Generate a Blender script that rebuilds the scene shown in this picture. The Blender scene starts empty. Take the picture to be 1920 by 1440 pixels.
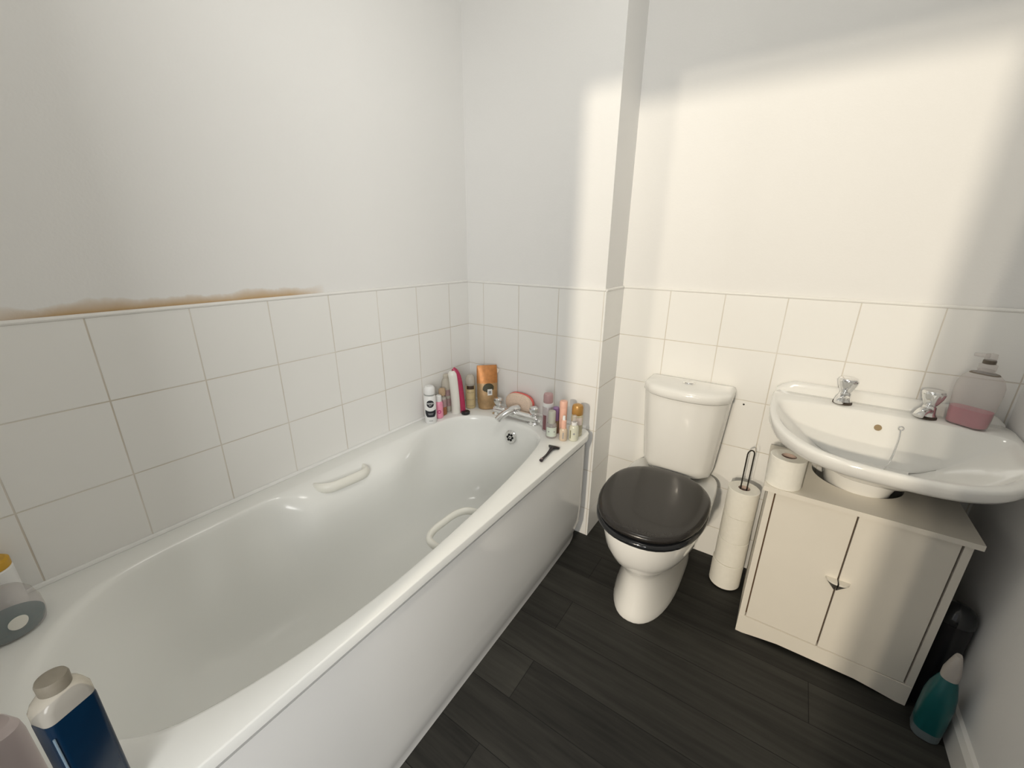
import bpy, bmesh, math, random
from mathutils import Vector, Matrix
PI = math.pi
S = bpy.context.scene
COL = S.collection
random.seed(7)

# ------------------------------------------------------------------ camera
cd = bpy.data.cameras.new('camera')
cd.sensor_width = 36.0
cd.lens = 767.44 / 1920 * 36.0
cd.clip_start = 0.02
cam = bpy.data.objects.new('camera', cd)
COL.objects.link(cam)
R_ = Vector((0.82718099, 0.56185779, 0.00935018))
U_ = Vector((-0.18511211, 0.25674070, 0.94858722))
F_ = Vector((-0.53057055, 0.78638415, -0.31637771))
CAM = Vector((1.3115749, -1.5555197, 1.3029868))
m = Matrix.Identity(4)
for i in range(3):
    m[i][0], m[i][1], m[i][2], m[i][3] = R_[i], U_[i], -F_[i], CAM[i]
cam.matrix_world = m
S.camera = cam

# ------------------------------------------------------------------ world, lights, exposure
W = bpy.data.worlds.new('landing_glow')
S.world = W
W.use_nodes = True
bg = W.node_tree.nodes['Background']
bg.inputs['Color'].default_value = (0.97, 0.97, 1.0, 1)
bg.inputs['Strength'].default_value = 0.45
S.view_settings.view_transform = 'Standard'
S.view_settings.look = 'None'
S.view_settings.gamma = 1.0
S.view_settings.use_curve_mapping = False
S.view_settings.exposure = 0.0


def point_lamp(name, loc, power, radius, color):
    l = bpy.data.lights.new(name, 'POINT')
    l.energy = power
    l.shadow_soft_size = radius
    l.color = color
    o = bpy.data.objects.new(name, l)
    o.location = loc
    COL.objects.link(o)
    return o


# two ceiling bulbs on the landing outside the open doorway: they throw the bright door-shaped patch on the far wall
LAMP_WARM = (1.0, 0.88, 0.70)
point_lamp('landing_lamp', (1.148, -5.42, 2.316), 535, 0.085, LAMP_WARM)
point_lamp('landing_lamp_far', (0.464, -8.62, 2.34), 420, 0.07, LAMP_WARM)
# weak fill light added below the ceiling to lift the unlit walls
point_lamp('ceiling_fill_light', (1.02, -0.78, 2.25), 9.3, 0.15, (1.0, 0.975, 0.91))
# soft fill added out on the landing, standing in for daylight slanting through the doorway
wl = bpy.data.lights.new('landing_fill_light', 'AREA')
wl.shape = 'SQUARE'
wl.size = 1.2
wl.energy = 60
wl.color = (1.0, 0.985, 0.95)
wo = bpy.data.objects.new('landing_fill_light', wl)
wo.location = (2.3, -3.3, 1.6)
wo.rotation_euler = Vector((-1, 1, 0)).to_track_quat('-Z', 'Y').to_euler()
COL.objects.link(wo)
# ------------------------------------------------------------------ materials


def mat(name, color, rough=0.5, metal=0.0, spec=0.5, noise=0.0, nscale=30.0, bump=0.0, bscale=60.0,
        trans=0.0, coat=0.0, sss=0.0, alpha=1.0, ior=1.45, emit=None):
    M = bpy.data.materials.new(name)
    M.use_nodes = True
    nt = M.node_tree
    b = nt.nodes['Principled BSDF']
    b.inputs['Base Color'].default_value = (*color, 1)
    b.inputs['Roughness'].default_value = rough
    b.inputs['Metallic'].default_value = metal
    b.inputs['Specular IOR Level'].default_value = spec
    b.inputs['Transmission Weight'].default_value = trans
    b.inputs['Coat Weight'].default_value = coat
    b.inputs['IOR'].default_value = ior
    b.inputs['Alpha'].default_value = alpha
    if sss:
        b.inputs['Subsurface Weight'].default_value = sss
        b.inputs['Subsurface Radius'].default_value = (0.01, 0.01, 0.01)
    tc = nt.nodes.new('ShaderNodeTexCoord')
    n = nt.nodes.new('ShaderNodeTexNoise')
    n.inputs['Scale'].default_value = nscale
    n.inputs['Detail'].default_value = 4
    nt.links.new(tc.outputs['Object'], n.inputs['Vector'])
    if noise:
        mx = nt.nodes.new('ShaderNodeMix')
        mx.data_type = 'RGBA'
        mx.inputs[6].default_value = (*[c * (1 - noise) for c in color], 1)
        mx.inputs[7].default_value = (*[min(1, c * (1 + noise)) for c in color], 1)
        nt.links.new(n.outputs['Fac'], mx.inputs[0])
        nt.links.new(mx.outputs[2], b.inputs['Base Color'])
    if bump:
        n2 = nt.nodes.new('ShaderNodeTexNoise')
        n2.inputs['Scale'].default_value = bscale
        n2.inputs['Detail'].default_value = 3
        nt.links.new(tc.outputs['Object'], n2.inputs['Vector'])
        bp = nt.nodes.new('ShaderNodeBump')
        bp.inputs['Strength'].default_value = bump
        bp.inputs['Distance'].default_value = 0.002
        nt.links.new(n2.outputs['Fac'], bp.inputs['Height'])
        nt.links.new(bp.outputs['Normal'], b.inputs['Normal'])
    return M


def math_node(nt, op, a, b=None, c=None):
    n = nt.nodes.new('ShaderNodeMath')
    n.operation = op
    for i, v in enumerate((a, b, c)):
        if v is None:
            continue
        if isinstance(v, (int, float)):
            n.inputs[i].default_value = v
        else:
            nt.links.new(v, n.inputs[i])
    return n.outputs[0]


def mix_color(nt, fac, a, b):
    mx = nt.nodes.new('ShaderNodeMix')
    mx.data_type = 'RGBA'
    for i, v in ((0, fac), (6, a), (7, b)):
        if isinstance(v, tuple):
            mx.inputs[i].default_value = v
        elif isinstance(v, (int, float)):
            mx.inputs[i].default_value = v
        else:
            nt.links.new(v, mx.inputs[i])
    return mx.outputs[2]


def noise_tex(nt, vec, scale, detail=3, rough=0.5):
    n = nt.nodes.new('ShaderNodeTexNoise')
    n.inputs['Scale'].default_value = scale
    n.inputs['Detail'].default_value = detail
    n.inputs['Roughness'].default_value = rough
    nt.links.new(vec, n.inputs['Vector'])
    return n.outputs['Fac']


TILE_H = 0.2
ROW0 = 0.944


def tile_mat(name, axis, phase):
    """glazed 20 cm wall tiles with thin beige grout; axis = the horizontal world axis of the wall"""
    M = bpy.data.materials.new(name)
    M.use_nodes = True
    nt = M.node_tree
    b = nt.nodes['Principled BSDF']
    g = nt.nodes.new('ShaderNodeNewGeometry')
    sp = nt.nodes.new('ShaderNodeSeparateXYZ')
    nt.links.new(g.outputs['Position'], sp.inputs[0])
    h = sp.outputs[axis]
    z = sp.outputs[2]

    def line(v, ph, w):
        a = math_node(nt, 'SUBTRACT', v, ph)
        a = math_node(nt, 'DIVIDE', a, TILE_H)
        a = math_node(nt, 'ADD', a, 100.5)
        a = math_node(nt, 'FRACT', a)
        a = math_node(nt, 'SUBTRACT', a, 0.5)
        a = math_node(nt, 'ABSOLUTE', a)
        a = math_node(nt, 'MULTIPLY', a, TILE_H)          # distance to the nearest joint in metres
        k = nt.nodes.new('ShaderNodeMapRange')
        k.inputs['From Min'].default_value = w * 0.5
        k.inputs['From Max'].default_value = w
        k.inputs['To Min'].default_value = 1
        k.inputs['To Max'].default_value = 0
        nt.links.new(a, k.inputs['Value'])
        return k.outputs[0]
    lv = line(h, phase, 0.0021)
    lz = line(z, ROW0, 0.0021)
    grout = math_node(nt, 'MAXIMUM', lv, lz)
    dirt = noise_tex(nt, g.outputs['Position'], 5.0, 3)
    dirt = math_node(nt, 'MULTIPLY_ADD', dirt, 1.6, -0.35)
    dirt_n = nt.nodes.new('ShaderNodeClamp')
    nt.links.new(dirt, dirt_n.inputs[0])
    gc = mix_color(nt, dirt_n.outputs[0], (0.77, 0.75, 0.70, 1), (0.54, 0.48, 0.39, 1))
    tone = noise_tex(nt, g.outputs['Position'], 2.5, 2)
    tc = mix_color(nt, tone, (0.82, 0.815, 0.79, 1), (0.85, 0.845, 0.82, 1))
    c = mix_color(nt, grout, tc, gc)
    nt.links.new(c, b.inputs['Base Color'])
    b.inputs['Roughness'].default_value = 0.22
    b.inputs['Specular IOR Level'].default_value = 0.35
    rr = math_node(nt, 'MULTIPLY_ADD', grout, 0.5, 0.25)
    nt.links.new(rr, b.inputs['Roughness'])
    wav = noise_tex(nt, g.outputs['Position'], 9.0, 1)
    hh = math_node(nt, 'MULTIPLY', grout, -1.0)
    hh = math_node(nt, 'MULTIPLY_ADD', wav, 0.25, hh)
    bp = nt.nodes.new('ShaderNodeBump')
    bp.inputs['Strength'].default_value = 0.5
    bp.inputs['Distance'].default_value = 0.0012
    nt.links.new(hh, bp.inputs['Height'])
    nt.links.new(bp.outputs['Normal'], b.inputs['Normal'])
    return M


def plaster_mat(name, stain=False):
    M = bpy.data.materials.new(name)
    M.use_nodes = True
    nt = M.node_tree
    b = nt.nodes['Principled BSDF']
    g = nt.nodes.new('ShaderNodeNewGeometry')
    pos = g.outputs['Position']
    n = noise_tex(nt, pos, 1.7, 3)
    c = mix_color(nt, n, (0.79, 0.785, 0.77, 1), (0.82, 0.815, 0.80, 1))
    if stain:
        # orange damp tide mark just above the tile trim along the near half of the wall
        sp = nt.nodes.new('ShaderNodeSeparateXYZ')
        nt.links.new(pos, sp.inputs[0])
        zz = math_node(nt, 'SUBTRACT', sp.outputs[2], 1.149)
        wob = noise_tex(nt, pos, 7.0, 4, 0.65)
        top = math_node(nt, 'MULTIPLY', wob, 0.056)
        k = math_node(nt, 'DIVIDE', zz, top)
        k = math_node(nt, 'SUBTRACT', 1.0, k)
        kc = nt.nodes.new('ShaderNodeClamp')
        nt.links.new(k, kc.inputs[0])
        y = sp.outputs[1]
        r1 = nt.nodes.new('ShaderNodeMapRange')
        r1.inputs['From Min'].default_value = -0.74
        r1.inputs['From Max'].default_value = -0.86
        nt.links.new(y, r1.inputs['Value'])
        r2 = nt.nodes.new('ShaderNodeMapRange')
        r2.inputs['From Min'].default_value = -1.50
        r2.inputs['From Max'].default_value = -1.38
        nt.links.new(y, r2.inputs['Value'])
        f = math_node(nt, 'MULTIPLY', kc.outputs[0], r1.outputs[0])
        f = math_node(nt, 'MULTIPLY', f, r2.outputs[0])
        f = math_node(nt, 'POWER', f, 0.7)
        c = mix_color(nt, f, c, (0.50, 0.32, 0.13, 1))
    nt.links.new(c, b.inputs['Base Color'])
    b.inputs['Roughness'].default_value = 0.75
    b.inputs['Specular IOR Level'].default_value = 0.2
    fine = noise_tex(nt, pos, 160.0, 2)
    big = noise_tex(nt, pos, 3.0, 2)
    hh = math_node(nt, 'MULTIPLY_ADD', big, 3.0, fine)
    bp = nt.nodes.new('ShaderNodeBump')
    bp.inputs['Strength'].default_value = 0.15
    bp.inputs['Distance'].default_value = 0.002
    nt.links.new(hh, bp.inputs['Height'])
    nt.links.new(bp.outputs['Normal'], b.inputs['Normal'])
    return M


def floor_mat():
    M = bpy.data.materials.new('dark_wood_vinyl')
    M.use_nodes = True
    nt = M.node_tree
    b = nt.nodes['Principled BSDF']
    g = nt.nodes.new('ShaderNodeNewGeometry')
    pos = g.outputs['Position']
    mp = nt.nodes.new('ShaderNodeMapping')
    mp.inputs['Location'].default_value = (0.38, 0.10, 0)
    nt.links.new(pos, mp.inputs['Vector'])
    br = nt.nodes.new('ShaderNodeTexBrick')
    br.offset = 0.37
    br.inputs['Scale'].default_value = 1.0
    br.inputs['Brick Width'].default_value = 1.2
    br.inputs['Row Height'].default_value = 0.145
    br.inputs['Mortar Size'].default_value = 0.0012
    br.inputs['Mortar Smooth'].default_value = 0.3
    br.inputs['Color1'].default_value = (0.0, 0.0, 0.0, 1)
    br.inputs['Color2'].default_value = (1, 1, 1, 1)
    br.inputs['Mortar'].default_value = (0.2, 0.2, 0.2, 1)
    br.inputs['Bias'].default_value = 0.0
    nt.links.new(mp.outputs[0], br.inputs['Vector'])
    # streaky grain running with the planks
    m2 = nt.nodes.new('ShaderNodeMapping')
    m2.inputs['Scale'].default_value = (2.2, 34.0, 1.0)
    nt.links.new(pos, m2.inputs['Vector'])
    gr = noise_tex(nt, m2.outputs[0], 1.0, 6, 0.65)
    m3 = nt.nodes.new('ShaderNodeMapping')
    m3.inputs['Scale'].default_value = (1.6, 7.0, 1.0)
    nt.links.new(pos, m3.inputs['Vector'])
    gb = noise_tex(nt, m3.outputs[0], 1.0, 3, 0.5)
    t = math_node(nt, 'MULTIPLY_ADD', br.outputs['Color'], 0.20, math_node(nt, 'MULTIPLY', gr, 0.75))
    t = math_node(nt, 'MULTIPLY_ADD', gb, 0.35, t)
    ramp = nt.nodes.new('ShaderNodeValToRGB')
    ramp.color_ramp.elements[0].position = 0.36
    ramp.color_ramp.elements[0].color = (0.0035, 0.0035, 0.0034, 1)
    ramp.color_ramp.elements[1].position = 0.95
    ramp.color_ramp.elements[1].color = (0.049, 0.048, 0.042, 1)
    nt.links.new(t, ramp.inputs[0])
    c = mix_color(nt, br.outputs['Fac'], ramp.outputs[0], (0.004, 0.004, 0.004, 1))
    nt.links.new(c, b.inputs['Base Color'])
    b.inputs['Roughness'].default_value = 0.55
    b.inputs['Specular IOR Level'].default_value = 0.28
    hh = math_node(nt, 'MULTIPLY_ADD', br.outputs['Fac'], -1.5, gr)
    bp = nt.nodes.new('ShaderNodeBump')
    bp.inputs['Strength'].default_value = 0.25
    bp.inputs['Distance'].default_value = 0.001
    nt.links.new(hh, bp.inputs['Height'])
    nt.links.new(bp.outputs['Normal'], b.inputs['Normal'])
    return M


PLASTER = plaster_mat('white_wall_paint')
PLASTER_STAIN = plaster_mat('white_wall_paint_with_damp_mark', True)
CEIL = mat('ceiling_paint', (0.78, 0.78, 0.76), 0.9, noise=0.02, nscale=3)
TILE_LEFT = tile_mat('left_wall_tiles', 1, -0.3354)
TILE_DUCT = tile_mat('boxing_tiles', 0, 0.294)
TILE_SIDE = tile_mat('boxing_side_tiles', 1, 0.0)
TILE_BACK = tile_mat('toilet_wall_tiles', 0, 0.8978)
FLOOR = floor_mat()
TRIM = mat('white_tile_trim', (0.82, 0.81, 0.78), 0.3, noise=0.02)
GLOSS_PAINT = mat('white_gloss_paint', (0.76, 0.75, 0.72), 0.35, noise=0.03, nscale=8)
ACRYLIC = mat('white_bath_acrylic', (0.85, 0.855, 0.825), 0.16, spec=0.5, noise=0.012, nscale=4)
PANEL = mat('white_bath_panel', (0.80, 0.80, 0.785), 0.14, spec=0.5, noise=0.015, nscale=5)
GRIP = mat('cream_plastic_grip', (0.83, 0.82, 0.75), 0.3, noise=0.02)
SEAL = mat('white_silicone', (0.84, 0.84, 0.82), 0.4, noise=0.02)
CHROME = mat('chrome', (0.80, 0.80, 0.80), 0.09, metal=1.0, noise=0.05, nscale=90)
CERAMIC = mat('white_ceramic', (0.82, 0.815, 0.785), 0.10, spec=0.5, coat=0.3, noise=0.01, nscale=5)
BLACK_GLOSS = mat('black_gloss_lacquer', (0.012, 0.013, 0.015), 0.13, spec=0.5, coat=0.25, noise=0.2, nscale=40)
DARK_HOLE = mat('dark_recess', (0.006, 0.006, 0.006), 0.9, noise=0.1)
PAPER = mat('toilet_paper', (0.83, 0.81, 0.74), 0.95, spec=0.1, noise=0.04, nscale=60, bump=0.5, bscale=120)
CARD = mat('cardboard_core', (0.52, 0.40, 0.34), 0.9, noise=0.1)
WIRE = mat('black_wire', (0.03, 0.026, 0.022), 0.45, metal=0.4, noise=0.2)
CUP_PAINT = mat('off_white_cupboard_paint', (0.74, 0.70, 0.62), 0.45, noise=0.025, nscale=10, bump=0.1)
CUP_EDGE = mat('brown_board_edge', (0.13, 0.075, 0.04), 0.8, noise=0.3, nscale=50)
TAP_FOOT_DARK = mat('dark_tap_base_ring', (0.05, 0.035, 0.025), 0.6, noise=0.3, nscale=80)  # dark brown tone for the ring at each basin tap's foot
BRASSY = mat('tan_overflow_hole', (0.30, 0.22, 0.12), 0.6, noise=0.2, nscale=60)

# ------------------------------------------------------------------ mesh helpers


def new_bm():
    return bmesh.new()


def join(dst, src):
    me = bpy.data.meshes.new('temp')
    src.to_mesh(me)
    src.free()
    dst.from_mesh(me)
    bpy.data.meshes.remove(me)
    return dst


def box(x0, x1, y0, y1, z0, z1, bevel=0.0, seg=2):
    bm = new_bm()
    bmesh.ops.create_cube(bm, size=1.0)
    for v in bm.verts:
        v.co = Vector(((x0 + x1) / 2 + v.co.x * (x1 - x0), (y0 + y1) / 2 + v.co.y * (y1 - y0), (z0 + z1) / 2 + v.co.z * (z1 - z0)))
    if bevel:
        bmesh.ops.bevel(bm, geom=bm.edges[:], offset=bevel, segments=seg, affect='EDGES', profile=0.5)
    return bm


def loft(rings, cap0=True, cap1=True, closed=True):
    bm = new_bm()
    vs = [[bm.verts.new(p) for p in r] for r in rings]
    n = len(rings[0])
    for a, b in zip(vs[:-1], vs[1:]):
        for i in range(n if closed else n - 1):
            j = (i + 1) % n
            bm.faces.new((a[i], a[j], b[j], b[i]))
    if cap0:
        bm.faces.new(list(reversed(vs[0])))
    if cap1:
        bm.faces.new(vs[-1])
    bmesh.ops.recalc_face_normals(bm, faces=bm.faces[:])
    return bm


def lathe(prof, seg=32, cx=0.0, cy=0.0, cz=0.0, cap0=True, cap1=True, sx=1.0, sy=1.0):
    rings = []
    for r, z in prof:
        rings.append([Vector((cx + sx * r * math.cos(2 * PI * i / seg), cy + sy * r * math.sin(2 * PI * i / seg), cz + z)) for i in range(seg)])
    return loft(rings, cap0, cap1)


def cyl(p0, p1, r, seg=20, r1=None):
    p0, p1 = Vector(p0), Vector(p1)
    return tube([p0, p1], r, seg, radii=[r, r if r1 is None else r1])


def smooth_path(pts, per=8, closed=False):
    P = [Vector(p) for p in pts]
    out = []
    n = len(P)
    for i in range(n if closed else n - 1):
        if closed:
            a, b, c, d = P[(i - 1) % n], P[i], P[(i + 1) % n], P[(i + 2) % n]
        else:
            a, b, c, d = P[max(i - 1, 0)], P[i], P[i + 1], P[min(i + 2, n - 1)]
        for k in range(per):
            t = k / per
            out.append(0.5 * ((2 * b) + (c - a) * t + (2 * a - 5 * b + 4 * c - d) * t * t + (3 * b - a - 3 * c + d) * t ** 3))
    if not closed:
        out.append(P[-1])
    return out


def tube(path, r, seg=12, radii=None, flat=None, closed=False):
    """swept tube; flat=(a,b) scales the section along two axes"""
    path = [Vector(p) for p in path]
    n = len(path)
    rings = []
    up = None
    for i, p in enumerate(path):
        if closed:
            t = (path[(i + 1) % n] - path[i - 1]).normalized()
        else:
            t = (path[min(i + 1, n - 1)] - path[max(i - 1, 0)]).normalized()
        if up is None:
            up = Vector((0, 0, 1)) if abs(t.z) < 0.9 else Vector((1, 0, 0))
        up = (up - t * up.dot(t))
        if up.length < 1e-5:
            up = t.orthogonal()
        up.normalize()
        side = t.cross(up)
        rr = radii[i] if radii else r
        fa, fb = flat if flat else (1, 1)
        rings.append([p + side * (rr * fa * math.cos(2 * PI * k / seg)) + up * (rr * fb * math.sin(2 * PI * k / seg)) for k in range(seg)])
    if closed:
        rings.append(rings[0])
        bm = loft(rings, False, False)
        bmesh.ops.remove_doubles(bm, verts=bm.verts[:], dist=1e-6)
        return bm
    return loft(rings)


def rrect(w, d, r, z, seg=5, cx=0, cy=0):
    pts = []
    r = min(r, w / 2 - 1e-5, d / 2 - 1e-5)
    for qx, qy, a0 in ((1, 1, 0), (-1, 1, PI / 2), (-1, -1, PI), (1, -1, 3 * PI / 2)):
        for k in range(seg + 1):
            a = a0 + PI / 2 * k / seg
            pts.append(Vector((cx + qx * (w / 2 - r) + r * math.cos(a), cy + qy * (d / 2 - r) + r * math.sin(a), z)))
    return pts


def rbox(specs, seg=5):
    """stack of rounded-rectangle sections (w, d, r, z[, cx, cy])"""
    return loft([rrect(s[0], s[1], s[2], s[3], seg, *(s[4:6] if len(s) > 4 else (0, 0))) for s in specs])


def root_of(o):
    while o.parent:
        o = o.parent
    return o


def obj(name, bm, material, parent=None, world=False, smooth=True, angle=35):
    if world and parent is not None:
        bmesh.ops.translate(bm, verts=bm.verts[:], vec=-Vector(root_of(parent)['base']))
    me = bpy.data.meshes.new(name)
    if smooth:
        for f in bm.faces:
            f.smooth = True
    bm.to_mesh(me)
    bm.free()
    if smooth and hasattr(me, 'set_sharp_from_angle'):
        me.set_sharp_from_angle(angle=math.radians(angle))
    o = bpy.data.objects.new(name, me)
    COL.objects.link(o)
    if isinstance(material, (list, tuple)):
        for x in material:
            me.materials.append(x)
    else:
        me.materials.append(material)
    if parent is not None:
        o.parent = parent
    return o


def thing(name, label, cat, loc=(0, 0, 0), rotz=0.0, group=None):
    o = bpy.data.objects.new(name, None)
    o.empty_display_size = 0.05
    COL.objects.link(o)
    o.location = loc
    o.rotation_euler = (0, 0, rotz)
    o['label'] = label
    o['category'] = cat
    o['base'] = tuple(loc)
    if group:
        o['group'] = group
    return o


def tag(o, label, cat, group=None):
    o['label'] = label
    o['category'] = cat
    if group:
        o['group'] = group
    return o


def struct(name, bm, material, smooth=False):
    o = obj(name, bm, material, None, smooth=smooth)
    o['kind'] = 'structure'
    return o


def face_cam(x, y):
    return math.atan2(CAM.y - y, CAM.x - x)


def wrap(bm, r, z=0.0):
    """flat art drawn in (u, v) as x, y -> onto the +X side of a cylinder of radius r"""
    for v in bm.verts:
        a = v.co.x / r
        rr = r + v.co.z
        v.co = Vector((rr * math.cos(a), rr * math.sin(a), z + v.co.y))
    return bm


def flat_grid(u0, u1, v0, v1, nu=12, nv=2, z=0.0003):
    bm = new_bm()
    vs = [[bm.verts.new((u0 + (u1 - u0) * i / nu, v0 + (v1 - v0) * j / nv, z)) for i in range(nu + 1)] for j in range(nv + 1)]
    for j in range(nv):
        for i in range(nu):
            bm.faces.new((vs[j][i], vs[j][i + 1], vs[j + 1][i + 1], vs[j + 1][i]))
    return bm


def flat_disc(r, cv=0.0, cu=0.0, rings=4, seg=28, z=0.0003):
    bm = new_bm()
    c = bm.verts.new((cu, cv, z))
    prev = None
    for k in range(1, rings + 1):
        rr = r * k / rings
        cur = [bm.verts.new((cu + rr * math.cos(2 * PI * i / seg), cv + rr * math.sin(2 * PI * i / seg), z)) for i in range(seg)]
        for i in range(seg):
            j = (i + 1) % seg
            if prev is None:
                bm.faces.new((c, cur[i], cur[j]))
            else:
                bm.faces.new((prev[i], cur[i], cur[j], prev[j]))
        prev = cur
    return bm


def text_bm(s, size, cu=0.0, cv=0.0, z=0.0006):
    cu_ = bpy.data.curves.new('lettering', 'FONT')
    cu_.body = s
    cu_.size = size
    cu_.align_x = 'CENTER'
    cu_.align_y = 'CENTER'
    cu_.resolution_u = 3
    cu_.offset = size * 0.02
    o = bpy.data.objects.new('lettering', cu_)
    COL.objects.link(o)
    dg = bpy.context.evaluated_depsgraph_get()
    me = o.evaluated_get(dg).to_mesh()
    bm = new_bm()
    bm.from_mesh(me)
    o.evaluated_get(dg).to_mesh_clear()
    bpy.data.objects.remove(o)
    bpy.data.curves.remove(cu_)
    for v in bm.verts:
        v.co = Vector((v.co.x + cu, v.co.y + cv, z))
    return bm


# ------------------------------------------------------------------ the room
XR = 1.905          # right wall
YB = 0.196          # tile face behind the toilet
YN = -1.72          # inner face of the door wall
TT = 1.1434         # top of the tiling
HC = 2.42
XD = 0.703          # tiled corner of the boxing at the tap end
struct('floor', box(-0.2, 2.1, -2.0, 0.4, -0.08, 0.0), FLOOR)
struct('ceiling', box(-0.2, 2.1, -2.0, 0.4, HC, HC + 0.08), CEIL)
struct('wall_left', box(-0.16, -0.008, -2.0, 0.4, 0.0, HC), PLASTER_STAIN)
struct('wall_back', box(-0.008, 2.1, 0.204, 0.4, 0.0, HC), PLASTER)
struct('wall_boxing', box(-0.008, XD - 0.008, 0.008, 0.204, 0.0, HC), PLASTER)
struct('wall_right', box(XR, 2.1, -2.0, 0.204, 0.0, HC), PLASTER)
DX0, DX1, DZ = 0.75, 1.50, 2.0
bm = box(-0.008, DX0, YN - 0.12, YN, 0, HC)
join(bm, box(DX1, XR, YN - 0.12, YN, 0, HC))
join(bm, box(DX0, DX1, YN - 0.12, YN, DZ, HC))
struct('wall_front', bm, PLASTER)
bm = box(DX0 - 0.06, DX0, YN, YN + 0.016, 0, DZ + 0.06, 0.004)
join(bm, box(DX1, DX1 + 0.06, YN, YN + 0.016, 0, DZ + 0.06, 0.004))
join(bm, box(DX0, DX1, YN, YN + 0.016, DZ, DZ + 0.06, 0.004))
struct('door_1', bm, GLOSS_PAINT)

# tiling (8 mm slabs) and the bead along its top
struct('trim_1', box(-0.008, 0.0, YN, 0.0, 0.0, TT), TILE_LEFT)
struct('trim_2', box(-0.008, XD, 0.0, 0.008, 0.0, TT), TILE_DUCT)
struct('trim_3', box(XD - 0.008, XD, 0.008, YB, 0.0, TT), TILE_SIDE)
struct('trim_4', box(XD - 0.008, XR, YB, 0.204, 0.0, TT), TILE_BACK)


def bead(path, name):
    struct(name, tube(path, 0.0058, 10), TRIM, smooth=True)


bead([(-0.0025, YN, TT + 0.004), (-0.0025, 0.0025, TT + 0.004)], 'trim_5')
bead([(-0.0025, 0.0025, TT + 0.004), (XD - 0.0025, 0.0025, TT + 0.004)], 'trim_6')
bead([(XD - 0.0025, 0.0025, TT + 0.004), (XD - 0.0025, YB + 0.0025, TT + 0.004)], 'trim_7')
bead([(XD - 0.0025, YB + 0.0025, TT + 0.004), (XR, YB + 0.0025, TT + 0.004)], 'trim_8')
# skirting board on the right wall
sk = loft([[Vector((XR, y, 0)), Vector((XR - 0.016, y, 0)), Vector((XR - 0.016, y, 0.075)), Vector((XR - 0.009, y, 0.092)), Vector((XR, y, 0.096))] for y in (YN, YB)])
struct('baseboard_right', sk, GLOSS_PAINT)

# ------------------------------------------------------------------ bath
HB = 0.554
BX, BY0, BY1 = 0.700, -1.700, -0.012
inner_pts = [(.36, -.135), (.46, -.15), (.53, -.185), (.567, -.24), (.60, -.39), (.64, -.70), (.662, -1.05), (.65, -1.30), (.610, -1.475),
             (.555, -1.555), (.46, -1.615), (.36, -1.632), (.27, -1.617), (.19, -1.570), (.12, -1.505), (.082, -1.40), (.072, -1.17),
             (.072, -.95), (.074, -.6), (.083, -.37), (.108, -.245), (.18, -.17), (.27, -.142)]
inner = smooth_path([(x, y, 0) for x, y in inner_pts], 8, closed=True)
CXB, CYB = 0.365, -0.88


def outer_hit(p):
    d = Vector((p.x - CXB, p.y - CYB))
    # rounded rectangle hit by marching
    hx, hy, cx, cy, r = (BX - 0.001) / 2, (BY1 - BY0) / 2, (BX + 0.001) / 2, (BY0 + BY1) / 2, 0.062
    lo, hi = 0.2, 8.0
    for _ in range(50):
        t = (lo + hi) / 2
        x, y = CXB + d.x * t - cx, CYB + d.y * t - cy
        rr = r if (x > 0 and y > 0) else (0.03 if x > 0 else 0.004)
        qx, qy = abs(x) - hx + rr, abs(y) - hy + rr
        sd = math.hypot(max(qx, 0), max(qy, 0)) + min(max(qx, qy), 0) - rr
        if sd < 0:
            lo = t
        else:
            hi = t
    return Vector((CXB + d.x * lo, CYB + d.y * lo, 0))


outer = [outer_hit(p) for p in inner]


def bath_section(z, ins, shelf=0.0):
    ring = []
    for p in inner:
        kx = 1 - ins / 0.29
        ky = 1 - ins * (1.0 if p.y > CYB else 2.5) / 0.75
        x = CXB + (p.x - CXB) * kx
        y = CYB + (p.y - CYB) * ky
        if p.x < 0.2:
            w = max(0.0, min(1.0, (p.y + 1.10) / 0.12)) * max(0.0, min(1.0, (-0.36 - p.y) / 0.30))
            w = w * w * (3 - 2 * w)
            x += shelf * w
        ring.append(Vector((x, y, z)))
    return ring


def at_z(ring, z):
    return [Vector((p.x, p.y, z)) for p in ring]


def scale_ring(ring, s):
    c = Vector(((BX) / 2, (BY0 + BY1) / 2, 0))
    return [c + Vector(((p.x - c.x) * (1 - 2 * s / BX), (p.y - c.y) * (1 - 2 * s / (BY1 - BY0)), p.z)) for p in ring]


rings = [scale_ring(at_z(outer, HB - 0.026), 0.030), at_z(outer, HB - 0.026), at_z(outer, HB - 0.0035),
         scale_ring(at_z(outer, HB - 0.001), 0.001), scale_ring(at_z(outer, HB), 0.0035)]
prof = [(HB, 0.0, 0.0), (HB - 0.0015, 0.004, 0.003), (HB - 0.006, 0.008, 0.010), (HB - 0.016, 0.011, 0.030), (HB - 0.045, 0.014, 0.058), (HB - 0.075, 0.018, 0.068),
        (HB - 0.12, 0.025, 0.058), (0.36, 0.040, 0.030), (0.29, 0.052, 0.012), (0.23, 0.066, 0.0), (0.19, 0.084, 0.0), (0.168, 0.105, 0.0), (0.154, 0.135, 0.0), (0.149, 0.17, 0.0),
        (0.147, 0.22, 0), (0.146, 0.26, 0)]
for z, ins, sh in prof:
    rings.append(bath_section(z, ins, sh))
bath = thing('bathtub', 'long white acrylic bath with grab handles along the left tiled wall', 'bath', (0.35, -0.856, 0))
obj('tub_shell', loft(rings, False, True), ACRYLIC, bath, world=True, angle=50)

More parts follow.
